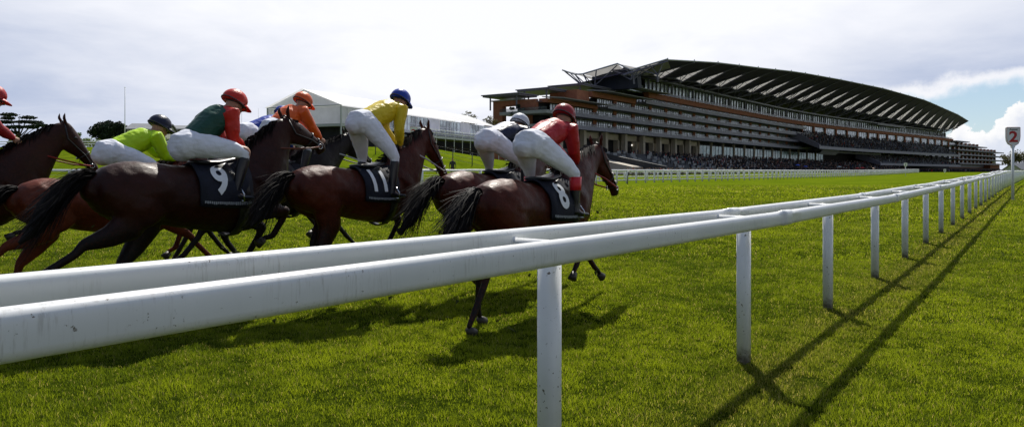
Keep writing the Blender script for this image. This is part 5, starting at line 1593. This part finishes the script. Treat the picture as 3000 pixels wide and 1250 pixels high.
P = px(1520, 9.4); zb = T(P.x, P.y); tree(P, 18, [((x - 1520) / 9.4, 0, zpx(y, 9.4) - zb, rx, 1, .5) for x, y, rx in ((1500, 318, 1), (1518, 310, .8), (1530, 320, 1.2), (1505, 332, 1.4), (1525, 340, 1.6), (1512, 350, 1.6))], 1600, .22, m_leafd, 'dark conifer seen through the terracotta frame of the grandstand', 8, .3)
# right hand trees
for x, yt, wd, m_, n, lb_, sd_ in ((2955, 448, 4.0, m_leafb, 2600, 'olive brown young leafed tree just past the grandstand end', 9), (2985, 440, 4.6, m_leafb, 900, 'nearly bare tree behind the pole of the large sign', 10), (3012, 455, 4.2, m_leafb, 1500, 'bushy brownish tree at the right edge', 11)):
    s_ = 6.2; P = px(x, s_); zb = T(P.x, P.y); top = zpx(yt, s_) - zb; rn = random.Random(sd_)
    cr_ = [(rn.uniform(-wd, wd), rn.uniform(-2, 2), top * rn.uniform(.45, .95), 1.7, 1.7, 1.5) for _ in range(14)]
    tree(P, top, cr_, n, .3, m_, lb_, sd_, .3, limbs=10)
# planting along the top of the bank
rn = random.Random(8)
for i in range(15):
    x = 60 + i * 30 + rn.uniform(-6, 6); s_ = 26 + rn.uniform(-.5, .5); P = px(x, s_); zb = T(P.x, P.y)
    fl = rn.random() < .7 and x > 180
    e = empty('bush', (P.x, P.y, zb)); hh = rn.uniform(.6, 1.1)
    tag(e, 'leafy bush %s on top of the grass bank' % ('dotted with cream blossom' if fl else 'without blossom'), 'bush', 'bushes along the top of the bank')
    mb = MB(); lobes = [(rn.uniform(-.6, .6), rn.uniform(-.3, .3), hh * rn.uniform(.4, 1.0), rn.uniform(.5, .8), .6, .42) for _ in range(6)]
    leafcloud(mb, lobes, 750, .10, rn); mb.build('foliage', m_leafy if not fl else m_leafm, e)
    if fl: mb = MB(); leafcloud(mb, lobes, 130, .07, rn); mb.build('blossom', m_blos, e)
# white rail on top of the bank, lower mesh fence
def lowrail(name, label, x0, x1, s_, h, r_, bars, pw, step, m_, cat='fence'):
    A = px(x0, s_); Bq = px(x1, s_); e = empty(name, (A.x, A.y, T(A.x, A.y))); tag(e, label, cat)
    n = int((Bq - A).length / step)
    for z in bars:
        mb = MB(); mb.tube([((A + (Bq - A) * i / n).x, (A + (Bq - A) * i / n).y, T(*(A + (Bq - A) * i / n).xy) + z) for i in range(n + 1)], r_, 5); local(mb.build('bar', m_, e, True), e)
    for i in range(n + 1):
        q = A + (Bq - A) * i / n; mb = MB(); zq = T(q.x, q.y); mb.tube([(q.x, q.y, zq - .05), (q.x, q.y, zq + h)], pw, 5); local(mb.build('post', m_, e, True), e)
lowrail('bank_rail', 'low pale double rail along the top of the grass bank', -60, 700, 28.2, .62, .05, (.55, .30), .04, 4.0, m_white)
lowrail('paddock_fence', 'dark green thin posts and wires at the foot of the bank', -60, 470, 34, 1.2, .008, (1.1, .8, .5, .2), .03, 3.0, mat('dark_green_paint', (.02, .04, .025), .6, .3, .1, 3))
lowrail('paddock_fence', 'dark grey post fence across the lawn under the marquee balcony', 1100, 1440, 31, 1.25, .012, (1.2, .65, .2), .045, 1.7, mat('dark_grey_paint', (.05, .06, .065), .6, .3, .1, 3))
# tripod-like dark stake by the fence
P = px(243, 33); z = T(P.x, P.y); mb = MB()
for dx, dy in ((-.35, 0), (.35, .1), (0, .35), (0, 0)): mb.tube([(P.x + dx, P.y + dy, z), (P.x, P.y, z + 1.35)], .025, 5)
tag(mb.build('tripod_stake', m_black, None), 'dark tripod of stakes standing on the bank by the fence', 'stake')
# flagpole and thin poles
for x, yt, yb, s_, lb_, r_ in ((366, 258, 405, 17, 'tall white flagpole above the left bank', .09), (708, 275, 470, 12, 'thin bare pole seen behind the scarlet cap', .05), (757, 320, 470, 12, 'shorter thin pole left of the marquee', .05)):
    P = px(x, s_); z = T(P.x, P.y); mb = MB(); H = zpx(yt, s_) - z
    e = empty('flagpole', (P.x, P.y, z)); tag(e, lb_, 'flagpole'); mb.tube([(0, 0, -.2), (0, 0, H)], [r_, r_ * .55], 8); mb.build('pole', m_white, e, True)
    mb = MB(); mb.ball((0, 0, H + .06), r_ * 1.1, 6); mb.build('finial', m_white, e, True)
# low buildings behind the pack
m_slate = mat('grey_slate', (.16, .17, .19), .7, .3, .15, 1.5)
m_rend = mat('pale_render', (.50, .49, .46), .8, .2, .08, 1)
def house(x0, x1, ye, yr, s_, label, dep=9, rw_=.5):
    A = px(x0, s_); w = (x1 - x0) / s_; z = T(A.x, A.y); e = empty('house', (A.x, A.y, z), R(12)); tag(e, label, 'house')
    ze = zpx(ye, s_) - z; zr = zpx(yr, s_) - z
    mb = MB(); mb.box(0, w, 0, dep, -.5, ze); mb.add([(0, 0, ze), (0, dep, ze), (0, dep / 2, zr - .15)], [(0, 2, 1)]); mb.add([(w, 0, ze), (w, dep, ze), (w, dep / 2, zr - .15)], [(0, 1, 2)]); mb.build('wall', m_rend, e)
    mb = MB(); t = .2
    mb.hexa([(-.4, -.4, ze - .15), (w + .4, -.4, ze - .15), (w + .4, dep / 2, zr), (-.4, dep / 2, zr), (-.4, -.4, ze + t - .15), (w + .4, -.4, ze + t - .15), (w + .4, dep / 2, zr + t), (-.4, dep / 2, zr + t)])
    mb.hexa([(-.4, dep / 2 + .01, zr), (w + .4, dep / 2 + .01, zr), (w + .4, dep + .4, ze - .15), (-.4, dep + .4, ze - .15), (-.4, dep / 2 + .01, zr + t), (w + .4, dep / 2 + .01, zr + t), (w + .4, dep + .4, ze + t - .15), (-.4, dep + .4, ze + t - .15)])
    mb.build('roof', m_slate, e)
    for i in range(3):
        mb = MB(); a = w * (.15 + .28 * i); mb.box(a, a + w * .14, -.06, 0, ze * .45, ze * .8); mb.build('window', m_win, e)
house(372, 475, 378, 360, 15, 'pale house with a grey slate roof behind the lime yellow rider')
house(500, 620, 378, 366, 14, 'low dark roofed building behind the green silks')
house(2992, 3030, 496, 478, 6.5, 'small white house at the far right edge beyond the sign')
